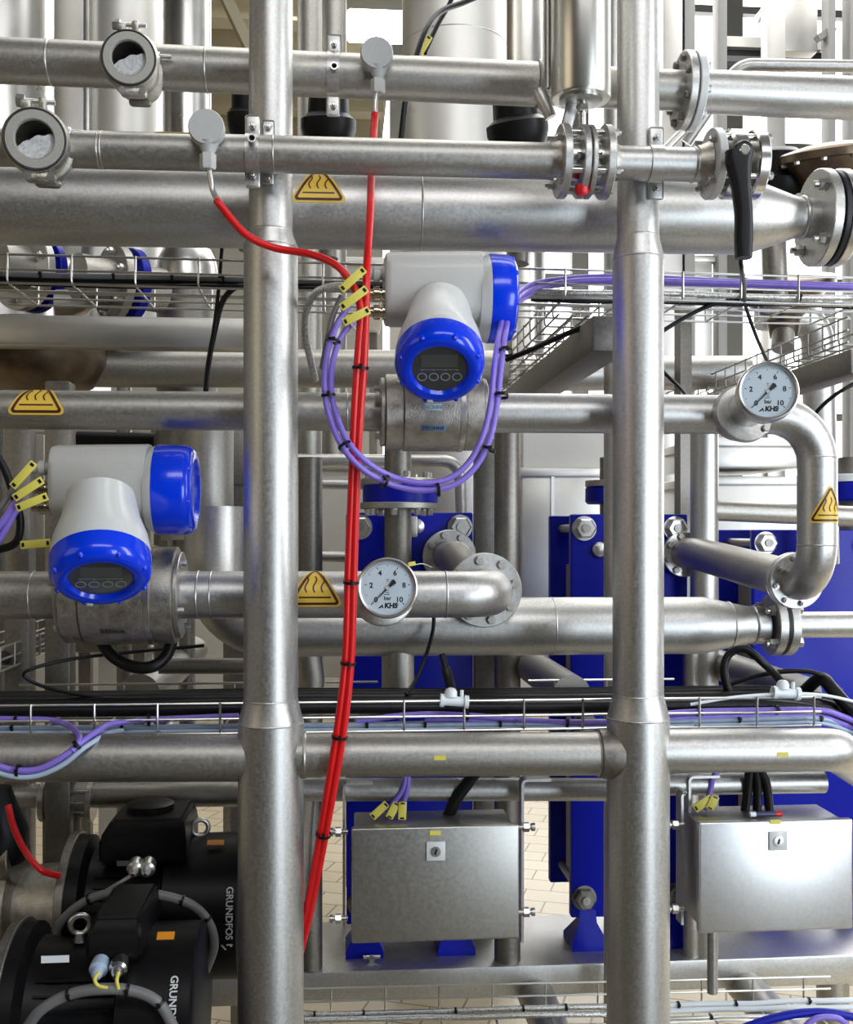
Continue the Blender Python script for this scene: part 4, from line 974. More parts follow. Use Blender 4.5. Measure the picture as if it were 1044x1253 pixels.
def standoff(t, px, py, Y, s=1):
    p = P(px, py, Y)
    m = MB(); m.cyl(p - V((.014 * s, 0, 0)), p + V((.016 * s, 0, 0)), .0045, 14); m.lathe(p, (1, 0, 0), [(-.005, .0085), (.005, .0085)], 6); m.lathe(p - V((.012 * s, 0, 0)), (1, 0, 0), [(-.003, .007), (.003, .007)], 14); m.build('standoff_bolt', SEMI, t)
t, cx, w_, zt, zb = enclosure('dull grey square enclosure hung between the two posts, lock near its top', 430, 635, 1011, 1151, .02, .125, (533, 1040.5), 1018.5, BRUSH)
h = hanger('strip bracket beside the dull grey enclosure, next to the red cables', 421, 957, 1148, .09, 1)
for py in (1018, 1124): standoff(h, 414, py, .075)
h = hanger('strip bracket beside the dull grey enclosure, on its far side', 638, 953, 1150, .09, 1)
for py in (1012, 1116): standoff(h, 644, py, .075, -1)
t, cx, w_, zt, zb = enclosure('shiny bright square enclosure, window reflection in its door colour, beyond the second post, a marker lying on it', 855, 1043, 1004, 1139, .02, .125, (951, 1028), 1005, mat('reflection_bright_steel', (0.78, 0.78, 0.77), 0.36, 1, 0.06, 140, 0.0, 700, 0.03))  # window reflection painted into the paler door colour
h = hanger('strip bracket beside the shiny bright enclosure, next to the second post', 832, 968, 1128, .09, 1, hook=.001)
for py in (1009, 1112): standoff(h, 826, py, .075)
h = hanger('hooked strip bracket rising behind the shiny bright enclosure', 841, 949, 1000, .12, 1, hook=.055)
m = MB(); q = P(872, 1170, .13); m.cyl(P(872, 1100, .14), P(872, 1215, .14), .0095, 20); t = tag(m.build('support_rod', STEELP), 'thin steel rod running down under the shiny bright enclosure', 'rod')
p = P(934, 995, .06); X = V((1, .05, 0)).normalized(); zt2 = zt + .0045
t = thing('marker_pen', 'small marker pen lying on top of the shiny bright enclosure', 'marker pen', (p.x, .045, zt))
m = MB(); m.cyl((p.x - .022, .045, zt2), (p.x + .016, .045, zt2), .0045, 14); m.build('barrel', mat('pen_blue', (.05, .05, .12), .4), t)
m = MB(); m.cyl((p.x - .030, .045, zt2), (p.x - .02, .045, zt2), .0047, 14); m.build('cap', WHITEP, t)
m = MB(); m.cyl((p.x + .016, .045, zt2), (p.x + .027, .045, zt2), .0046, 14); m.build('end_plug', REDP, t)
# cables and tags dropping into the enclosures
for i, (lab, x) in enumerate((('purple cable dropping into the dull grey enclosure, beside its twin', 0), ('second purple cable dropping into the dull grey enclosure', 9))):
    cable('cable', lab, [(497 + x * .3, 945, .11), (493 + x * .6, 965, .11), (480 + x * 1.4, 985, .11), (474 + x * 1.6, 1000, .10)], .0048, PURPLE, (), 'purple cables entering the dull grey enclosure')
g = 'yellow tags on top of the dull grey enclosure'
ctag('slanted yellow tag on top of the dull grey enclosure, first of three', 455, 1000, 474, 983, .075, g, .014); ctag('slanted yellow tag on top of the dull grey enclosure, middle of three', 476, 1001, 486, 982, .07, g, .014); ctag('upright yellow tag on top of the dull grey enclosure, last of three', 492, 1003, 493, 981, .068, g, .014)
cable('cable', 'thick black cable bundle slanting down behind the dull grey enclosure', [(590, 935, .1), (575, 955, .105), (560, 975, .11), (548, 1000, .12)], .011, BLACKP)
cable('cable', 'purple cable dropping into the shiny bright enclosure', [(878, 940, .11), (872, 955, .11), (868, 972, .11), (862, 990, .10)], .005, PURPLE)
g = 'yellow tags on top of the shiny enclosure'
ctag('flatter yellow tag on top of the shiny bright enclosure', 850, 990, 871, 976, .09, g, .016); ctag('steeper yellow tag on top of the shiny bright enclosure', 868, 990, 876, 974, .088, g, .016)
for i, (lab, x) in enumerate((('black cable entering the shiny enclosure, first of the trio', 0), ('black cable entering the shiny enclosure, middle of the trio', 13), ('black cable entering the shiny enclosure, last of the trio', 26))):
    cable('cable', lab, [(918 + x * .4, 938, .10), (916 + x * .8, 955, .105), (914 + x, 975, .11), (911 + x * 1.2, 998, .11)], .008, BLACKP, (), 'black cables entering the shiny enclosure')

# ================================================================== SKID BASE AND HEAT EXCHANGERS
ZP = P(600, 1183, .70).z
t = thing('skid_platform', 'long flat steel base beam carrying the blue heat exchangers', 'platform', (.2, .85, 0))
m = MB(); m.box((.15, .86, ZP - .036), (2.6, .32, .072), None, .006); m.build('deck_beam', STEEL, t)
for x in (-.95, 1.25):
    m = MB(); m.cyl((x, .86, .01), (x, .86, ZP - .05), .04, 28); m.cyl((x, .86, 0), (x, .86, .012), .07, 28); m.build('leg', STEELP, t)
for x in (P(655, 1190, .72).x, P(912, 1180, .72).x):
    m = MB(); m.cyl((x, .74, ZP - .075), (x, .16, ZP - .075), .042, 36); m.build('cross_member', STEELP, t)
m = MB(); m.cyl((-.2, .16, ZP - .075), (1.25, .16, ZP - .075), .042, 32); m.build('front_rail', STEELP, t)
for x in (-.2, 1.25):
    m = MB(); m.cyl((x, .16, .01), (x, .16, ZP - .075), .035, 28); m.cyl((x, .16, 0), (x, .16, .012), .06, 28); m.build('leg', STEELP, t)
lb = P(455, 1177, .75)
m = MB(); m.box((lb.x, lb.y, ZP + .008), (.012, .012, .016)); m.cyl((lb.x - .02, lb.y, ZP + .012), (lb.x + .02, lb.y, ZP + .012), .005, 12); tag(m.build('wing_bolt', POLISH), 'small loose bolt on the steel base beam under the dull grey enclosure', 'bolt')

def heat_exchanger(label, x0, x1, ytop, Y=.80, depth=.26, port=None, top_flange=None, bosses=()):
    a = P(x0, ytop, Y); b = P(x1, ytop, Y); cx = (a.x + b.x) / 2; w = b.x - a.x; zt = a.z; h = zt - ZP - .07
    t = thing('heat_exchanger', label, 'heat exchanger', (cx, Y, ZP), 'blue plate heat exchangers')
    R = .008
    def plate(y, nm, th=.028):
        m = MB(); m.box((cx, y + th / 2, zt - h / 2), (w, th, h), None, .005, 2); return m.build(nm, HXBLUE, t)
    plate(Y, 'front_plate'); plate(Y + depth, 'rear_plate')
    m = MB()
    for k in range(34):
        yy = Y + .035 + k * (depth * .62) / 34; m.box((cx, yy, zt - h / 2 - .03), (w * .80, .0042, h * .80))
    pk = m.build('plate_pack', STEELD, t); pk['kind'] = 'stuff'
    m = MB(); m.box((cx, Y + depth / 2, zt - .035), (.03, depth + .1, .05), None, .004); m.build('carrying_bar', STEELP, t)
    for sx in (-1, 1):
        for zz in (zt - .035, zt - h * .52, zt - h + .05):
            x = cx + sx * (w / 2 - .032)
            m = MB(); m.cyl((x, Y - .03, zz), (x, Y + depth + .06, zz), .0105, 16); m.build('tie_rod', STEELP, t)
            m = MB(); m.lathe((x, Y, zz), (0, -1, 0), [(-.001, .03), (.004, .03), (.004, .012)], 24); m.lathe((x, Y - .004, zz), (0, -1, 0), [(0, .026), (.018, .026), (.021, .022)], 6); m.build('nut', SEMI if zz > zt - .1 else STEELD, t)
    for (px, py) in bosses:
        m = MB(); p = P(px, py, Y); m.lathe(p, (0, -1, 0), [(-.002, .018), (.012, .018), (.015, .014)], 20); m.build('boss', SEMI, t)
    for sx in (-1, 1):
        m = MB(); x = cx + sx * w * .36
        m.loft([[V((x - .045, Y - .03, ZP)), V((x + .045, Y - .03, ZP)), V((x + .045, Y + .07, ZP)), V((x - .045, Y + .07, ZP))],
                [V((x - .045, Y - .03, ZP + .015)), V((x + .045, Y - .03, ZP + .015)), V((x + .045, Y + .07, ZP + .015)), V((x - .045, Y + .07, ZP + .015))],
                [V((x - .022, Y - .004, ZP + .06)), V((x + .022, Y - .004, ZP + .06)), V((x + .022, Y + .03, ZP + .06)), V((x - .022, Y + .03, ZP + .06))],
                [V((x - .02, Y, ZP + .09)), V((x + .02, Y, ZP + .09)), V((x + .02, Y + .028, ZP + .09)), V((x - .02, Y + .028, ZP + .09))]]); m.build('foot', HXBLUE, t)
    if port:
        p = P(port[0], port[1], Y); R = port[2] * S(Y)
        m = MB(); disc(m, p - V((0, .02, 0)), (0, 1, 0), R, .016); m.build('port_flange', SEMI, t)
        bolts(t, p - V((0, .028, 0)), (0, -1, 0), R * .8, 8, .0085, .01, .25, STEELP)
    return t
heat_exchanger('blue plate heat exchanger behind the red cable and dull grey enclosure, two pipes in front', 424, 579, 627, port=(549, 681, 33), bosses=((510, 644),))
heat_exchanger('blue plate heat exchanger half behind the second post', 699, 842, 629, port=(834, 678, 28), bosses=((733, 672),))
heat_exchanger('blue plate heat exchanger cut off at the picture edge behind the swan-neck pipe', 922, 1075, 648, Y=.95, bosses=())
# pipe from elbow disc to first exchanger
pA = e5 + V((0, .012, 0)); pB = P(549, 681, .76)
t = thing('steel_pipe', 'short steel pipe between two bolted discs, leading to the first blue heat exchanger', 'pipe', (pA + pB) / 2)
m = MB(); mid = pB + V((0, -.16, 0)); m.tube(fillet([pB, mid, pA + (mid - pA) * .25, pA], [.1, .05], 8), 21 * S(.5), 36); m.build('pipe_tube', STEELP, t)
m = MB(); disc(m, pA, (0, 1, 0), 45 * S(.22), .012); m.build('flange', STEEL, t); weld(t, mid, (pA - mid), 21 * S(.5), .003)
t = thing('steel_pipe', 'slanting dull steel pipe from swan-neck disc back to the second blue heat exchanger', 'pipe', (swE + HX2P) / 2)
m = MB(); m.tube(fillet([swE + sd * .012, HX2P + V((0, -.12, 0)), HX2P + V((0, -.02, 0))], [.1], 10), 23.5 * S(.35), 36); m.build('pipe_tube', STEELP, t)
m = MB(); disc(m, swE + sd * .014, sd, 37 * S(Y4), .012); m.build('flange', STEEL, t)

# ================================================================== PUMPS
def pump(label, cx_px, cy, Y, fx, R, dx0, dx1, Rd, box, stickers, text_px, txt, textY, glands, eye, logo):
    s = S(Y, 120); o = P(fx, cy, Y); X = V((1, 0, 0)); z0 = o.z
    q = lambda px: P(px, cy, Y)
    t = thing('pump', label, 'pump', (q((fx + dx1) / 2).x, Y, 0), 'black electric pumps')
    m = MB(); disc(m, o, X, R * s, .016, 0, 60); m.build('flange', STEELD, t)
    Lm = (q(dx0) - o).length
    m = MB(); m.lathe(o, X, [(.006, R * s * .96), (.03, R * s * .95), (.04, R * s * .8), (Lm * .45, R * s * .74), (Lm, R * s * .74)], 48)
    m.build('motor_body', BLACKM, t)
    m = MB()
    for k in range(26):
        a = PI * (.25 + 1.5 * k / 25) + PI / 2; dv = V((0, math.cos(a), math.sin(a)))
        m.obox(o + X * Lm * .62 + dv * R * s * .76, X, X.cross(dv), dv, (Lm * .66, .003, R * s * .10))
    m.build('cooling_fins', BLACKM, t)['kind'] = 'stuff'
    L2 = (q(dx1) - q(dx0)).length
    m = MB(); m.lathe(q(dx0), X, [(-.005, Rd * s * .9), (0, Rd * s), (L2 * .96, Rd * s), (L2, Rd * s * .94), (L2, 0)], 56); m.build('end_housing', BLACKM, t)
    bx0, bx1, by0, by1 = box; Yb = Y - R * s * .35
    A = P(bx0, by0, Yb); B = P(bx1, by1, Yb); w = B.x - A.x; hh = A.z - B.z; c = V(((A.x + B.x) / 2, Y - .01, (A.z + B.z) / 2)); dp = R * s * 1.3
    m = MB(); f = .84
    m.loft([[c + V((x * w * .5, y * dp * .5, -hh * .5)) for x, y in ((-1, -1), (1, -1), (1, 1), (-1, 1))], [c + V((x * w * .5, y * dp * .5, hh * .1)) for x, y in ((-1, -1), (1, -1), (1, 1), (-1, 1))], [c + V((x * w * .5 * f + w * .04, y * dp * .5 * .8, hh * .5)) for x, y in ((-1, -1), (1, -1), (1, 1), (-1, 1))]])
    bmesh.ops.bevel(m.bm, geom=m.bm.edges[:], offset=.006, segments=2, affect='EDGES'); m.build('terminal_box', BLACKM, t)
    if logo: m = MB(); m.lathe(c + V((0, -.0, hh * .5)), (0, 0, 1), [(0, w * .28), (.012, w * .28), (.015, w * .24)], 32); m.build('box_lid', BLACKM, t)
    e = P(eye[0], eye[1], Y - .0)
    m = MB(); m.torus(e, (.25, -1, 0), .0155, .0048, 24, 10); m.lathe(e - V((0, 0, .016)), (0, 0, -1), [(-.002, .008), (.012, .011)], 16); m.build('lifting_eye', SEMI, t)
    for (px, py, ww, h2, mt, nm) in stickers:
        yy = Y - R * s * .78
        if px > dx0:
            for _ in range(12): yy = Y - math.sqrt(max(0, (Rd * s) ** 2 - (P(px, py, yy).z - z0) ** 2))
        p = P(px, py, yy - .001); n = (V((0, p.y - Y, p.z - z0))).normalized() if px > dx0 else V((0, -1, 0)); v = n.cross(X).normalized()
        if v.z < 0: v = -v
        m = MB(); m.obox(p + n * .002, X, v, X.cross(v), (ww * s, h2 * s, .0012)); m.build(nm, mt, t)
    Yf = textY; p = P(text_px[0], text_px[1], Yf); k = text_px[2] * S(Yf, text_px[0])
    # lettering follows the drum: letters bent round it
    def bend(mb):
        for v_ in mb.bm.verts:
            dz = v_.co.z - z0; a = dz / (Rd * s); rr_ = Rd * s + .0015 + (Yf - v_.co.y) * .5
            v_.co = V((v_.co.x, Y - rr_ * math.cos(a), z0 + rr_ * math.sin(a)))
    m = MB(); m.text(txt, k, p, (0, 0, -1), (1, 0, 0), .0002, 'LEFT', bold=.0004); bmesh.ops.subdivide_edges(m.bm, edges=[ed for ed in m.bm.edges if ed.calc_length() > .01], cuts=2); bend(m); m.build('brand_lettering', PAINT2, t, 60)
    if logo:
        lx, ly = logo; m = MB(); u = V((0, 0, -1)); v = V((1, 0, 0)); c0 = P(lx, ly, Yf); g = S(Yf, lx)
        for (ax_, ay_, bx_, by_) in ((-9, 7, 9, -7), (-9, -6, -2, -1), (-9, 7, -9, 0), (9, 6, 2, 1), (9, -7, 9, 0)):
            a_ = c0 + u * ax_ * g + v * ay_ * g; b_ = c0 + u * bx_ * g + v * by_ * g; d_ = (b_ - a_).normalized(); m.obox((a_ + b_) / 2, d_, V((0, -1, 0)).cross(d_), V((0, -1, 0)), ((b_ - a_).length, 2.0 * g, .0005))
        bend(m); m.build('brand_mark', PAINT2, t)
    for (px, py, mt, Yg) in glands:
        p = P(px, py, Yg); m = MB(); m.lathe(p, (0, -1, -.25), [(-.012, .013), (.004, .0145), (.010, .0145), (.013, .010), (.024, .008), (.03, .004)], 14); m.build('cable_gland', mt, t)
    m = MB(); m.box((q((dx0 + fx) / 2).x, Y, (z0 - R * s * .6) / 2), (.16, .16, z0 - R * s * .6), None, .01); m.build('pedestal', STEELD, t)
    m = MB(); m.lathe(o - X * .008, -X, [(0, R * s * .6), (.09, R * s * .55), (.10, R * s * .72), (.115, R * s * .72), (.116, R * s * .5), (.16, R * s * .5)], 44); m.build('pump_casing', CAST, t)
    return t
s1 = S(.33, 120); Yp1 = .33
pump('upper black electric pump with an upright lifting eye, partly behind the first post', 180, 1108, Yp1, 92, 88, 210, 300, 86, (128, 232, 998, 1046), [(264, 1032, 20, 9, ORANGE, 'orange_sticker'), (155, 1056, 22, 6, GREYC, 'grey_sticker')], (280, 1087, 11.8), 'GRUNDFOS', Yp1 - 86 * s1, [(166, 1060, SEMI, .18), (181, 1060, SEMI, .18)], (245, 1013), (277, 1166))
s2 = S(.06, 120); Yp2 = .06
pump('lower black electric pump nearest the floor corner, with two cable glands on its front', 120, 1240, Yp2, 20, 112, 160, 248, 106, (114, 180, 1112, 1158), [(203, 1146, 20, 11, ORANGE, 'orange_sticker'), (68, 1173, 31, 8, WHITEP, 'white_sticker')], (209, 1199, 13), 'GRUNDFOS', Yp2 - 106 * s2, [(122, 1182, PALEB, -.06), (146, 1181, POLISH, -.06)], (98, 1131), None)
cable('cable', 'ribbed grey cable arching over the front of the upper black pump', [(60, 1160, .15), (75, 1128, .14), (105, 1103, .13), (145, 1091, .13), (190, 1094, .13), (232, 1106, .13), (255, 1128, .13), (262, 1158, .14), (250, 1192, .15)], .0080, GREYC, ((112, 1101), (157, 1090), (221, 1101), (254, 1126)), None)
cable('cable', 'ribbed grey cable arching over the front of the lower black pump', [(30, 1262, -.09), (50, 1236, -.1), (85, 1217, -.1), (125, 1210, -.105), (165, 1213, -.1), (195, 1228, -.1), (215, 1262, -.09)], .0085, GREYC, ((86, 1217), (155, 1211), (195, 1228)), None)
cable('cable', 'thin cable from the chrome gland joining the arch on the upper pump', [(166, 1068, .165), (155, 1075, .15), (140, 1084, .14), (125, 1093, .135)], .0035, GREYC)
cable('cable', 'thin yellowish cable curling from the pale gland on the lower pump', [(121, 1190, -.10), (116, 1198, -.11), (120, 1206, -.11), (132, 1209, -.11)], .0028, YEL)
cable('cable', 'thin yellowish cable under the chrome gland on the lower pump', [(145, 1190, -.10), (143, 1200, -.11), (145, 1210, -.11)], .0028, YEL)
# suction pipe of upper pump
t = thing('steel_pipe', 'fat steel suction pipe with a flange at the picture edge, feeding the upper pump', 'pipe', P(20, 1100, .36))
m = MB(); m.cyl(P(-60, 1098, .36), P(66, 1098, .36), 36 * S(.36), 40); m.build('pipe_tube', STEELP, t)
m = MB(); disc(m, P(14, 1050, .30), (1, -.2, .1), 30 * S(.3), .03); m.build('upper_flange', STEELD, t)
m = MB(); m.lathe(P(0, 1015, .3), (0, 0, 1), [(-.06, .045), (0, .05), (.05, .03), (.08, .02)], 28); m.build('valve_head', BLACKM, t)

# ================================================================== MACHINERY BEHIND THE POSTS
def vcyl(name, label, cat, px, d, ytop, ybot, Y, m_, grp=None, seams=(), top=None, seg=44, leg=False):
    c = P(px, 650, Y); r = d / 2 * S(Y, px); zt = P(px, ytop, Y).z; zb = ZP if ybot == 'deck' else max(0.0, P(px, ybot, Y).z)
    t = thing(name, label, cat, (c.x, Y, zb), grp)
    m = MB(); m.cyl((c.x, Y, zb), (c.x, Y, zt), r, seg); m.build('pipe_tube' if 'pipe' in name or 'column' in name else 'shell', m_, t)
    for y in seams: weld(t, V((c.x, Y, P(px, y, Y).z)), (0, 0, 1), r, .004)
    if leg:
        m = MB(); m.cyl((c.x, Y, 0), (c.x, Y, zb), .022, 20); m.build('leg', STEELD, t)
    return t
def hpipe(label, pts, d, Y, m_, rad=.08, name='steel_pipe', cat='pipe', grp=None):
    Q = [P(x, y, yy if yy is not None else Y) for x, y, yy in [(p + (None,))[:3] for p in pts]]
    t = thing(name, label, cat, Q[0], grp); m = MB(); m.tube(fillet(Q, rad, 12) if len(Q) > 2 else Q, d / 2 * S(Y), 32); m.build('pipe_tube', m_, t); return t
# --- tanks above
t = vcyl('steel_tank', 'tall bright steel tank at the picture edge behind the topmost pipe', 'tank', 2, 122, -120, 455, 1.5, TANK, leg=True)
t = vcyl('steel_tank', 'wide grey steel tank standing behind the smaller porthole sight glass', 'tank', 152, 92, -120, 455, 1.5, TANKW, leg=True)
c = P(108, 200, 1.42); m = MB(); m.box((c.x, 1.42, 2.55), (.018, .05, 1.5), None, .004); m.build('edge_strip', SEMI, t)
c = P(82, 100, 1.7); t = thing('steel_cabinet', 'flat pale steel cabinet between two tanks behind the sight glasses', 'cabinet', (c.x, 1.8, 1.9))
m = MB(); m.box((c.x, 1.95, .95), (.04, .04, 1.92)); m.build('leg', STEELD, t)
m = MB(); m.box((c.x, 1.85, 2.75), (.15, .3, 1.7), None, .006); m.build('body', SHEET, t)
m = MB(); m.box((c.x + .062, 1.69, 2.75), (.01, .02, 1.7), None, .002); m.build('edge_trim', SEMI, t)
t = vcyl('steel_tank', 'slim shiny vertical steel tank behind the disc sensor near the first post', 'tank', 229, 58, -120, 300, 1.0, TANK)
m = MB(); m.cyl(P(229, 715, 1.0), P(229, 715, 1.0) * 1 - V((0, 0, P(229, 715, 1.0).z)), .02, 16); m.build('leg', STEELD, t)
rT = 29 * S(1.0, 229); c = P(229, 200, 1.0)
m = MB(); m.lathe((c.x, 1.0, 0), (0, 0, 1), [(P(229, 352, 1.0).z, rT * 1.28), (P(229, 330, 1.0).z, rT * 1.28), (P(229, 318, 1.0).z, rT * 1.2), (P(229, 306, 1.0).z, rT)], 44); m.build('cone', TANK, t)
m = MB(); m.cyl((c.x, 1.0, P(229, 715, 1.0).z), (c.x, 1.0, P(229, 350, 1.0).z), rT * 1.26, 44); m.build('lower_shell', STEELD, t)
t = vcyl('steel_column', 'dull vertical pipe column behind the first post, upper part beside it', 'column pipe', 379, 30, -120, 560, 1.5, STEELP)
t = vcyl('steel_column', 'brownish vertical pipe column beside the bright ceiling lamp', 'column pipe', 408, 32, -120, 560, 1.7, STEELP)
t = vcyl('steel_tank', 'big dull beige steel tank rising behind the narrow front pipe', 'tank', 556, 128, -160, 9999, 1.95, TANKW, seams=(60,))
t = vcyl('steel_tank', 'slimmer steel tank standing between the big beige tank and the actuator', 'tank', 642, 50, -120, 578, 2.22, TANK)
t = vcyl('steel_column', 'narrow upright steel pipe behind the actuator and second post', 'column pipe', 752, 26, -120, 9999, .62, STEEL)
# --- black valves behind topmost pipe
def motor_valve(label, px, py, Y, r, m2, lean=0.0, base=True):
    c = P(px, py, Y); s = S(Y, px); t = thing('black_valve', label, 'valve', c, 'black valve drives behind the pipes')
    ax = V((lean, -.2, 1)).normalized()
    m = MB(); m.lathe(c, ax, [(-.06, r * s * .6), (-.02, r * s * .9), (.0, r * s), (.018, r * s), (.03, r * s * .75), (.075, r * s * .7), (.085, r * s * .5), (.085, 0)], 40); m.build('drive_housing', BLACKM, t)
    m = MB(); m.lathe(c, ax, [(-.10, r * s * .5), (-.075, r * s * .55), (-.07, r * s * .9), (-.055, r * s * .92), (-.05, r * s * .5)], 40); m.build('mounting_flange', m2, t)
    bolts(t, c - ax * .07, -ax, r * s * .75, 6, .006, .008, .2, SEMI)
    if base:
        m = MB(); m.cyl((c.x, c.y, c.z - .28), c - ax * .08, r * s * .35, 24); m.build('stem_pipe', STEELD, t)
    return t
motor_valve('black valve drive behind the strap clamp on the topmost pipe', 402, 158, .55, 34, STEELD)
motor_valve('black valve drive with brown flange beneath the topmost pipe, near the actuator', 634, 163, .5, 38, BROWN, -.15)
motor_valve('black drive behind the first post under the topmost pipe', 300, 150, .6, 22, BROWN)
motor_valve('black drum valve behind the lever handle, next to the gasket flange', 950, 230, .6, 42, BROWN)
def big_valve(label, px, py, Y, r, up=1):
    c = P(px, py, Y); s = S(Y, px) * r; t = thing('diaphragm_valve', label, 'valve', c, 'brown domed valves'); ax = V((-.12, -.22, up)).normalized()
    m = MB(); m.lathe(c, ax, [(-.014, s * .8), (-.012, s), (.004, s), (.008, s * .96), (.02, s * .5), (.02, 0)], 56); m.build('rim_flange', BROWN, t)
    m = MB(); m.lathe(c - ax * .012, -ax, [(0, s * .86), (.02, s * .8), (.05, s * .6), (.075, s * .34), (.12, s * .28)], 48); m.build('bonnet', BROWN, t)
    bolts(t, c - ax * .012, -ax, s * .9, 10, .007, .007, .3, SEMI)
    m = MB(); m.cyl(V((c.x, c.y, c.z - .16)), c - ax * .1, s * .22, 24); m.build('stem_pipe', STEELP, t)
    return t
big_valve('wide brown domed valve rim behind the gasket flange at the picture edge', 1018, 188, .5, 62)
big_valve('smaller brown valve rim tucked beneath the wide one', 945, 210, .62, 36)
big_valve('brown domed valve behind the upper tray beneath the gasket flange', 958, 345, .75, 62, .8)
t = hpipe('steel pipe leaving the brown valve and turning down behind the upper gauge', [(930, 385, .85), (1000, 388, .85), (1007, 690, .85)], 40, .85, STEEL, .07)
hpipe('slim bent steel handrail above the short bright pipe', [(840, 175, .62), (905, 79, .55), (1090, 82, .5)], 15, .55, STEEL, .05, 'handrail', 'handrail')
hpipe('thin steel strut slanting behind the flange of the topmost pipe', [(812, 185, .45), (868, 128, .45)], 11, .45, STEEL)
# --- left mid
c0, c1 = P(-60, 402, .5), P(318, 408, .5)
t = thing('steel_beam', 'flat rectangular steel beam below the upper tray, before the first post', 'beam', (c0 + c1) / 2)
m = MB(); d_ = (c1 - c0); m.obox((c0 + c1) / 2 + V((0, .03, 0)), d_, V((0, 1, 0)), d_.cross(V((0, 1, 0))), (d_.length, .06, 36 * S(.5)), .005); m.build('beam_body', SHEET, t)
hpipe('long dull steel pipe behind the flat beam and upper flow meter', [(80, 450), (620, 452)], 46, .8, STEELP)
b = MB(); q = P(48, 424, .75); b.lathe(q, (0, 0, 1), [(-.12, 0), (-.115, .07), (-.09, .12), (-.04, .15), (.02, .155), (.025, .17), (.04, .17), (.042, 0)], 48); tag(b.build('brown_vessel', BROWN), 'dark steel rounded vessel bottom with reflections painted brown under the flat beam', 'vessel')
def round_flange_valve(label, px, py, Y, r, m_, ax, L=.09):
    c = P(px, py, Y); s = r * S(Y, px); t = thing('flanged_valve', label, 'valve', c); ax = V(ax).normalized()
    m = MB(); disc(m, c, ax, s, .022, 0, 48); m.build('flange', m_, t); m = MB(); disc(m, c + ax * .04, ax, s * .98, .022, 0, 48); m.build('rear_flange', HXBLUE if m_ != HXBLUE else SEMI, t)
    m = MB(); m.cyl(c - ax * L, c + ax * .12, s * .6, 36); m.build('body', STEELP, t)
    bolts(t, c - ax * .011, -ax, s * .8, 6, .009, .012, .3, SEMI, .006); return t
round_flange_valve('grey and blue flanged valve behind the upper tray near the slim tank', 140, 346, .75, 46, STEELP, (.75, .6, 0))
round_flange_valve('dull round flange pair behind the upper tray at the picture edge', 28, 330, .85, 50, SHEET, (.5, .8, 0))
hpipe('bent dull pipe behind the blue flanged valve', [(70, 372, .8), (110, 372, .8), (118, 300, .85)], 34, .8, SHEET, .06)
# --- mid columns
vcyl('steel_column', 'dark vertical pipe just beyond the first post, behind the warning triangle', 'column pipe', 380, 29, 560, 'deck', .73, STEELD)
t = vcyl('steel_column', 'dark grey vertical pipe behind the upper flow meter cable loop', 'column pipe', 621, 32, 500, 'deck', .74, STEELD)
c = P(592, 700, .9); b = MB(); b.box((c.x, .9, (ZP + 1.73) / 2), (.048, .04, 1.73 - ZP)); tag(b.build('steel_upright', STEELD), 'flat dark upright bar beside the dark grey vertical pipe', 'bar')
t = vcyl('steel_column', 'vertical steel pipe with a horizontal branch, beyond the second post', 'column pipe', 862, 34, 500, 'deck', .74, STEEL)
hpipe('horizontal steel branch pipe passing behind the swan-neck pipe', [(862, 624), (1090, 634)], 26, .74, STEELP)
vcyl('steel_column', 'thin grey rod column behind the broad low pipe, beyond the second post', 'column pipe', 846, 20, 775, 'deck', .73, STEELP)
c = P(836, 600, .95); b = MB(); b.box((c.x, .95, (ZP + 2.1) / 2), (.03, .05, 2.1 - ZP)); tag(b.build('steel_upright', STEELD), 'dark square upright just beyond the second post', 'bar')
zc_ = P(250, 650, .5)
t = thing('pipe_flange', 'pair of grey flanges with bolts beside the lower flow meter blue cap', 'flange', P(255, 650, .42))
for py in (634, 656):
    m = MB(); disc(m, P(255, py, .42), (0, 0, 1), 56 * S(.42), .016); m.build('flange_ring', STEELP, t)
m = MB(); m.cyl(P(255, 520, .42), P(255, 715, .42), 30 * S(.42), 36); m.build('pipe_tube', STEELP, t)
bolts(t, P(255, 661, .42), (0, 0, -1), 46 * S(.42), 8, .008, .012, .3, SEMI)
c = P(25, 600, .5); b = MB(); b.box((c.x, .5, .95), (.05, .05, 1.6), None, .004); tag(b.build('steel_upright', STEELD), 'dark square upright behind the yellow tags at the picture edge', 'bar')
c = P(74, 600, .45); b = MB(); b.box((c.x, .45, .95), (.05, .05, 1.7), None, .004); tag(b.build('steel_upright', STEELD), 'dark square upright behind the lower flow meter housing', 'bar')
c = P(42, 590, .6); b = MB(); b.box((c.x, .6, P(42, 600, .6).z), (.045, .02, .24), None, .002); tag(b.build('steel_plate', WALLM), 'pale flat plate standing behind the yellow tags', 'plate')
hpipe('dark round tube under the lower flow meter, beside the first post', [(195, 815), (320, 815)], 19, .45, STEELD)
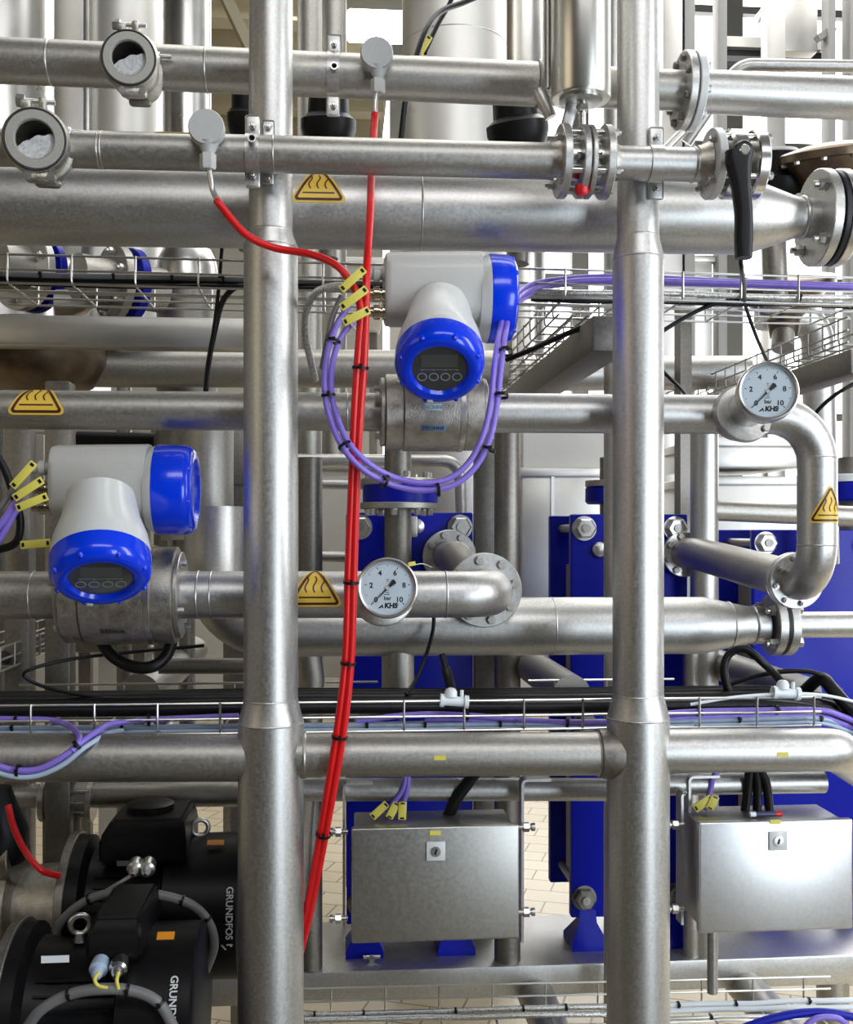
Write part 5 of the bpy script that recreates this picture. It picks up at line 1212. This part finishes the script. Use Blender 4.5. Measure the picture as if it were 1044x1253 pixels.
# --- vertical dark pipe and blue valve at first exchanger
t = thing('blue_valve', 'blue flanged valve on the dark vertical pipe over the first blue heat exchanger', 'valve', P(490, 602, .6))
m = MB(); disc(m, P(490, 604, .6), (0, 0, 1), 46 * S(.6), .05, 0, 40, .006); m.build('valve_body', HXBLUE, t)
for py in (590, 619):
    m = MB(); disc(m, P(488, py, .6), (0, 0, 1), 47 * S(.6), .014); m.build('flange', STEELP, t)
bolts(t, P(488, 586, .6), (0, 0, 1), 38 * S(.6), 8, .008, .014, .2, SEMI); bolts(t, P(488, 623, .6), (0, 0, -1), 38 * S(.6), 8, .008, .014, .2, SEMI)
t = thing('steel_pipe', 'dark shiny vertical pipe in front of the first blue heat exchanger', 'pipe', P(486, 650, .6))
m = MB(); m.tube([P(487, 540, .6), P(487, 800, .6)], 16.5 * S(.6), 32); m.build('pipe_tube', STEELD, t)
t = thing('blue_valve', 'small blue valve peeking out over the second blue heat exchanger', 'valve', P(740, 600, .85))
m = MB(); disc(m, P(752, 606, .9), (0, 0, 1), 36 * S(.9), .045, 0, 40, .006); m.build('valve_body', HXBLUE, t); m = MB(); disc(m, P(752, 592, .9), (0, 0, 1), 36 * S(.9), .016); m.build('flange', STEELP, t); m = MB(); m.cyl(P(752, 560, .9), P(752, 640, .9), 18 * S(.9), 28); m.build('pipe_tube', STEELD, t)
t = thing('blue_valve', 'blue valve with white rim at the picture edge above the third heat exchanger', 'valve', P(1040, 600, .95))
m = MB(); disc(m, P(1046, 602, 1.0), (0, 0, 1), 44 * S(1.0), .05, 0, 40, .006); m.build('valve_body', HXBLUE, t); m = MB(); disc(m, P(1046, 586, 1.0), (0, 0, 1), 44 * S(1.0), .02); m.build('flange', WHITEP, t); m = MB(); m.cyl(P(1046, 560, 1.0), P(1046, 650, 1.0), 20 * S(1.0), 28); m.build('pipe_tube', STEELD, t)
hpipe('slim bright pipe with elbow behind the purple cable loop', [(360, 563, 1.2), (563, 564, 1.2), (567, 690, 1.2)], 15, 1.2, STEEL, .05)
hpipe('second slim bright pipe behind the purple cable loop, lower down', [(365, 592), (520, 594)], 12, 1.15, STEEL)
hpipe('short bright pipe behind the red cables beside the warning triangle', [(385, 681), (440, 682)], 13, 1.05, STEEL)
hpipe('long pale pipe passing behind the second post at the upper gauge', [(640, 458), (915, 456)], 42, 1.1, STEEL)
hpipe('thick dull pipe elbow under the broad low pipe beside the first post', [(360, 1100, .5), (382, 830, .5), (372, 760, .5)], 30, .5, STEELP, .05)
# --- beams running away from the viewer, with trays on them
def deep_beam(label, px, py, Ya, Yb, w, h):
    a = P(px, py, Ya); t = thing('steel_beam', label, 'beam', V((a.x, (Ya + Yb) / 2, a.z - h / 2)))
    m = MB(); m.box((a.x, (Ya + Yb) / 2, a.z), (w, Yb - Ya, h), None, .004); m.build('beam_body', STEELD, t); return a
a = deep_beam('dark square beam running back under a small tray, behind the second post', 748, 408, .30, 1.7, .075, .07)
A_ = V((a.x - .10, .32, a.z + .09)); tray('small wire tray on the dark beam behind the upper flow meter', A_, A_ + V((0, 1.3, 0)), .09, .05, .085, wdir=(1, 0, 0), mm=STEELP)
cable('cable', 'black cables lying over the small wire tray behind the upper flow meter', [(620, 440, .6), (650, 428, .55), (690, 410, .45), (720, 398, .4)], .006, BLACKP)
a = deep_beam('dark square beam running back beneath the upper gauge tray', 1056, 442, .28, 1.6, .05, .05)
A_ = V((a.x - .03, .28, a.z + .088)); tray('narrow wire tray on the dark beam beside the upper gauge', A_, A_ + V((0, 1.35, 0)), .10, .05, .07, wdir=(1, 0, 0), mm=STEELP)
a = P(-20, 800, .25)
tray('dark wire tray running back under the lower flow meter at the picture edge', V((a.x, .2, a.z)), V((a.x, 1.6, a.z)), .10, .045, .09, wdir=(-1, 0, 0), mm=STEELP)
for i, (lab, dx) in enumerate((('black cable in the dark tray at the picture edge, inner one', -.03), ('black cable in the dark tray at the picture edge, outer one', -.065))):
    m = MB(); m.tube([V((a.x + dx, .2 + k * .14, a.z - .03 + .004 * math.sin(k * 2 + i))) for k in range(11)], .012, 14); tag(m.build('cable', BLACKP), lab, 'cable', 'black cables in the dark edge tray')
for lab, px, py, d, Ya, Yb in (('fat dull pipe slanting back under the broad low pipe, near the second post', 700, 850, 48, .30, 1.5), ('fat dark pipe slanting back under the gasket flange', 985, 850, 46, .30, 1.6), ('fat dull pipe slanting back beneath the lower flow meter', 170, 850, 50, .5, 1.3)):
    p = P(px, py, Ya); t = thing('steel_pipe', lab, 'pipe', p); m = MB(); m.cyl((p.x, Ya, p.z), (p.x, Yb, p.z), d / 2 * S(Ya), 36); m.build('pipe_tube', STEELP if px < 900 else STEELD, t)
# --- casings and boxes farther back
def casing(name, label, cat, x0, x1, y0, y1, Y, dep, m_, seams=(), base=None):
    a, b = P(x0, y0, Y), P(x1, y1, Y); xa, xb = a.x, P(x1, y0, Y).x; zt = a.z; zb = P(x0, y1, Y).z if base in (None, 'legs') else base
    t = thing(name, label, cat, ((xa + xb) / 2, Y + dep / 2, zb))
    m = MB(); m.box(((xa + xb) / 2, Y + dep / 2, (zt + zb) / 2), (xb - xa, dep, zt - zb), None, .006); m.build('body', m_, t)
    m = MB(); m.box(((xa + xb) / 2, Y + dep / 2, zt + .012), (xb - xa + .03, dep + .03, .03), None, .003); m.build('top_edge', SHEET, t)
    if base == 'legs':
        for xx in (xa + .03, xb - .03):
            m = MB(); m.box((xx, Y + dep - .03, zb / 2), (.035, .035, zb)); m.build('leg', STEELD, t)
    for x in seams:
        q = P(x, y0, Y); m = MB(); m.box((q.x, Y - .004, (zt + zb) / 2), (.012, .012, zt - zb)); m.build('seam_strip', SHEET, t)
    return t
casing('steel_casing', 'pale beige steel casing behind the gap between the first two heat exchangers', 'casing', 638, 760, 582, 830, 1.9, .5, SHEET, (676,), 'legs')
casing('white_box', 'plain white box on the beige steel casing, beside the second post', 'box', 640, 752, 492, 576, 1.94, .12, WALLM)
casing('steel_casing', 'wide grey steel casing behind the swan-neck pipe', 'casing', 868, 1100, 592, 830, 1.9, .6, SHEET, (), 'legs')
casing('steel_shelf', 'pale steel shelf unit between the upper gauge and the grey casing', 'shelf', 868, 985, 545, 572, 1.8, .5, SHEET)
casing('steel_casing', 'cream steel casing behind the slim bright pipes near the cable loop', 'casing', 365, 590, 575, 830, 2.4, .5, WALLM, (), 'legs')
casing('electric_cabinet', 'grey rectangular cabinet high up in front of the windows', 'cabinet', 957, 1001, -10, 62, 3.2, .3, SHEET)
casing('white_cabinet', 'tall white cabinet panel behind the upper tray beyond the second post', 'cabinet', 845, 872, 320, 440, 3.0, .4, TANKW)
# posts and gallery in front of the windows
for px, wd, lab, mt in ((822, 28, 'pale wide upright beside the second post, against the window', SHEET), (839, 17, 'grey upright against the windows, next to the pale wide one', ALU), (881, 11, 'thin grey upright against the windows above the lever valve', ALU), (946, 23, 'broad grey upright in front of the windows beside the high cabinet', SHEET), (1014, 9, 'thin grey upright of the window ladder near the picture edge', ALU), (1040, 10, 'grey upright at the very edge of the picture against the windows', ALU)):
    c = P(px, 300, 3.0); wm = wd * S(3.0, px); t = thing('steel_upright', lab, 'upright', (c.x, 3.0, 0)); m = MB(); m.box((c.x, 3.0, 2.4), (wm, .08, 4.8), None, .004); m.build('bar', mt, t)
a_, b_ = P(885, 68, 3.3), P(1003, 71, 3.3)
t = thing('gallery_beam', 'dark edged gallery beam crossing the windows', 'beam', (a_ + b_) / 2); m = MB(); m.box((a_ + b_) / 2, (b_.x - a_.x, .06, .03)); m.build('deck', BLACKP, t); m = MB(); m.box((a_ + b_) / 2 + V((0, -.02, .045)), (b_.x - a_.x, .06, .05)); m.build('kick_plate', SHEET, t)
a_, b_ = P(1000, 48, 3.0), P(1020, 35, 3.0); m = MB(); d_ = b_ - a_; m.obox((a_ + b_) / 2, d_, V((0, 1, 0)), d_.cross(V((0, 1, 0))), (d_.length, .04, .03)); tag(m.build('ladder_rung', ALU), 'slanting grey strut joining two uprights at the windows', 'strut')
# ceiling lamp and roof girders
q = P(461, 35, 5.5)
t = thing('ceiling_lamp', 'bright rectangular hall lamp glowing behind the second disc sensor', 'lamp', q)
m = MB(); m.box(q + V((0, .0, .10)), (.42, .36, .14), None, .02); m.build('housing', ALU, t)
m = MB(); m.box(q + V((0, -.03, 0)), (.40, .30, .11), None, .02); m.build('diffuser', emis('lamp_glow', (1, .97, .9), 14), t)
a_, b_ = P(268, -20, 3.5), P(306, 60, 3.5); t = thing('roof_girder', 'slanting cream roof girder seen beside the first post', 'girder', a_); m = MB(); m.obox((a_ + b_) / 2, b_ - a_, V((0, 1, 0)), (b_ - a_).cross(V((0, 1, 0))), ((b_ - a_).length * 1.6, .12, .05)); m.build('girder', BEAMY, t)

# distant white gantry behind cables
casing('white_machine', 'distant white machine seen between the first post and the flow meter', 'machine', 358, 470, 322, 380, 2.6, .5, WALLM, (), 'legs')
casing('white_machine', 'distant white machine seen through the gap beside the first post', 'machine', 256, 305, 596, 690, 2.2, .4, WALLM, (), 'legs')
casing('lit_floor_block', 'pale block standing in for lit floor far behind the lower tray', 'floor block', 120, 186, 800, 850, 2.2, .5, WALLM, (), 0.0)  # pale colour stands in for lit floor seen through the gap

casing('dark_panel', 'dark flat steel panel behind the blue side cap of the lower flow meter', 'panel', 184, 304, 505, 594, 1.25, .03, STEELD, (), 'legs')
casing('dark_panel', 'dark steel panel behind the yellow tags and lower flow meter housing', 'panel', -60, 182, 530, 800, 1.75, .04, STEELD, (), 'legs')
hpipe('dark pipe lying level behind the lower flow meter housing', [(95, 538), (190, 540)], 20, 1.1, BLACKP, name='hose', cat='hose')
hpipe('bright pipe lying level in the gap beside the first post', [(250, 672), (306, 672)], 14, 1.3, STEEL)

# ================================================================== LIGHT
def area(name, loc, to, sx, sy, e, col):
    l = bpy.data.lights.new(name, 'AREA'); l.shape = 'RECTANGLE'; l.size = sx; l.size_y = sy; l.energy = e; l.color = col
    o = bpy.data.objects.new(name, l); COL.objects.link(o); o.location = loc
    o.rotation_euler = (V(to) - V(loc)).to_track_quat('-Z', 'Y').to_euler(); return o
area('hall_window_light', (3.3, -1.5, 2.3), (0, 0, 1.6), .75, 2.8, 80, (.93, .97, 1.0))
area('cool_fill_right', (2.5, -3.6, 1.1), (.7, 0, 1.2), .9, 2.1, 66, (.78, .89, 1.0))  # added cool lamp that brightens the right enclosure and pipe ends
area('skylight', (.6, -3.4, 4.2), (.1, .2, 1.5), 3.0, .8, 56, (.98, .98, 1.0))
area('pipe_top_rim_fill', (.4, .55, 4.4), (.4, .35, 0), 2.6, .6, 26, (1.0, .99, .96))  # added overhead lamp for bright rims along the pipe tops
area('warm_fill_left', (-2.8, -1.8, 2.4), (-.2, .2, 1.2), 1.6, 1.6, 10, (1.0, .86, .64))  # added lamp that warms the steel on the left
area('rear_hall_light', (1.6, 3.8, 4.9), (1.2, 3.4, 0), 5, 3.0, 165, (1.0, .98, .95))
w = bpy.data.worlds.new('hall'); scn.world = w; w.use_nodes = True; nt = w.node_tree
bg = nt.nodes['Background']; tc = nt.nodes.new('ShaderNodeTexCoord'); sp = nt.nodes.new('ShaderNodeSeparateXYZ'); nt.links.new(tc.outputs['Generated'], sp.inputs[0])
def mrange(sock, a, b, c, d):
    n = nt.nodes.new('ShaderNodeMapRange'); n.interpolation_type = 'SMOOTHSTEP'
    for k, v_ in zip(('From Min', 'From Max', 'To Min', 'To Max'), (a, b, c, d)): n.inputs[k].default_value = v_
    nt.links.new(sock, n.inputs['Value']); return n.outputs[0]
def math_(op, x, y):
    n = nt.nodes.new('ShaderNodeMath'); n.operation = op; nt.links.new(x, n.inputs[0]); nt.links.new(y, n.inputs[1]); return n.outputs[0]
back = mrange(sp.outputs['Y'], .2, .7, 0, 5.0)
side = mrange(sp.outputs['X'], -.7, .9, .03, .20)
upz = mrange(sp.outputs['Z'], -.3, .6, .3, 1.0)
nt.links.new(math_('ADD', math_('MULTIPLY', side, upz), back), bg.inputs['Strength'])
bg.inputs['Color'].default_value = (.97, .98, 1.0, 1)
scn.view_settings.view_transform = 'Standard'; scn.view_settings.look = 'None'
scn.view_settings.exposure = 0.0; scn.view_settings.gamma = 1.0; scn.view_settings.use_curve_mapping = False
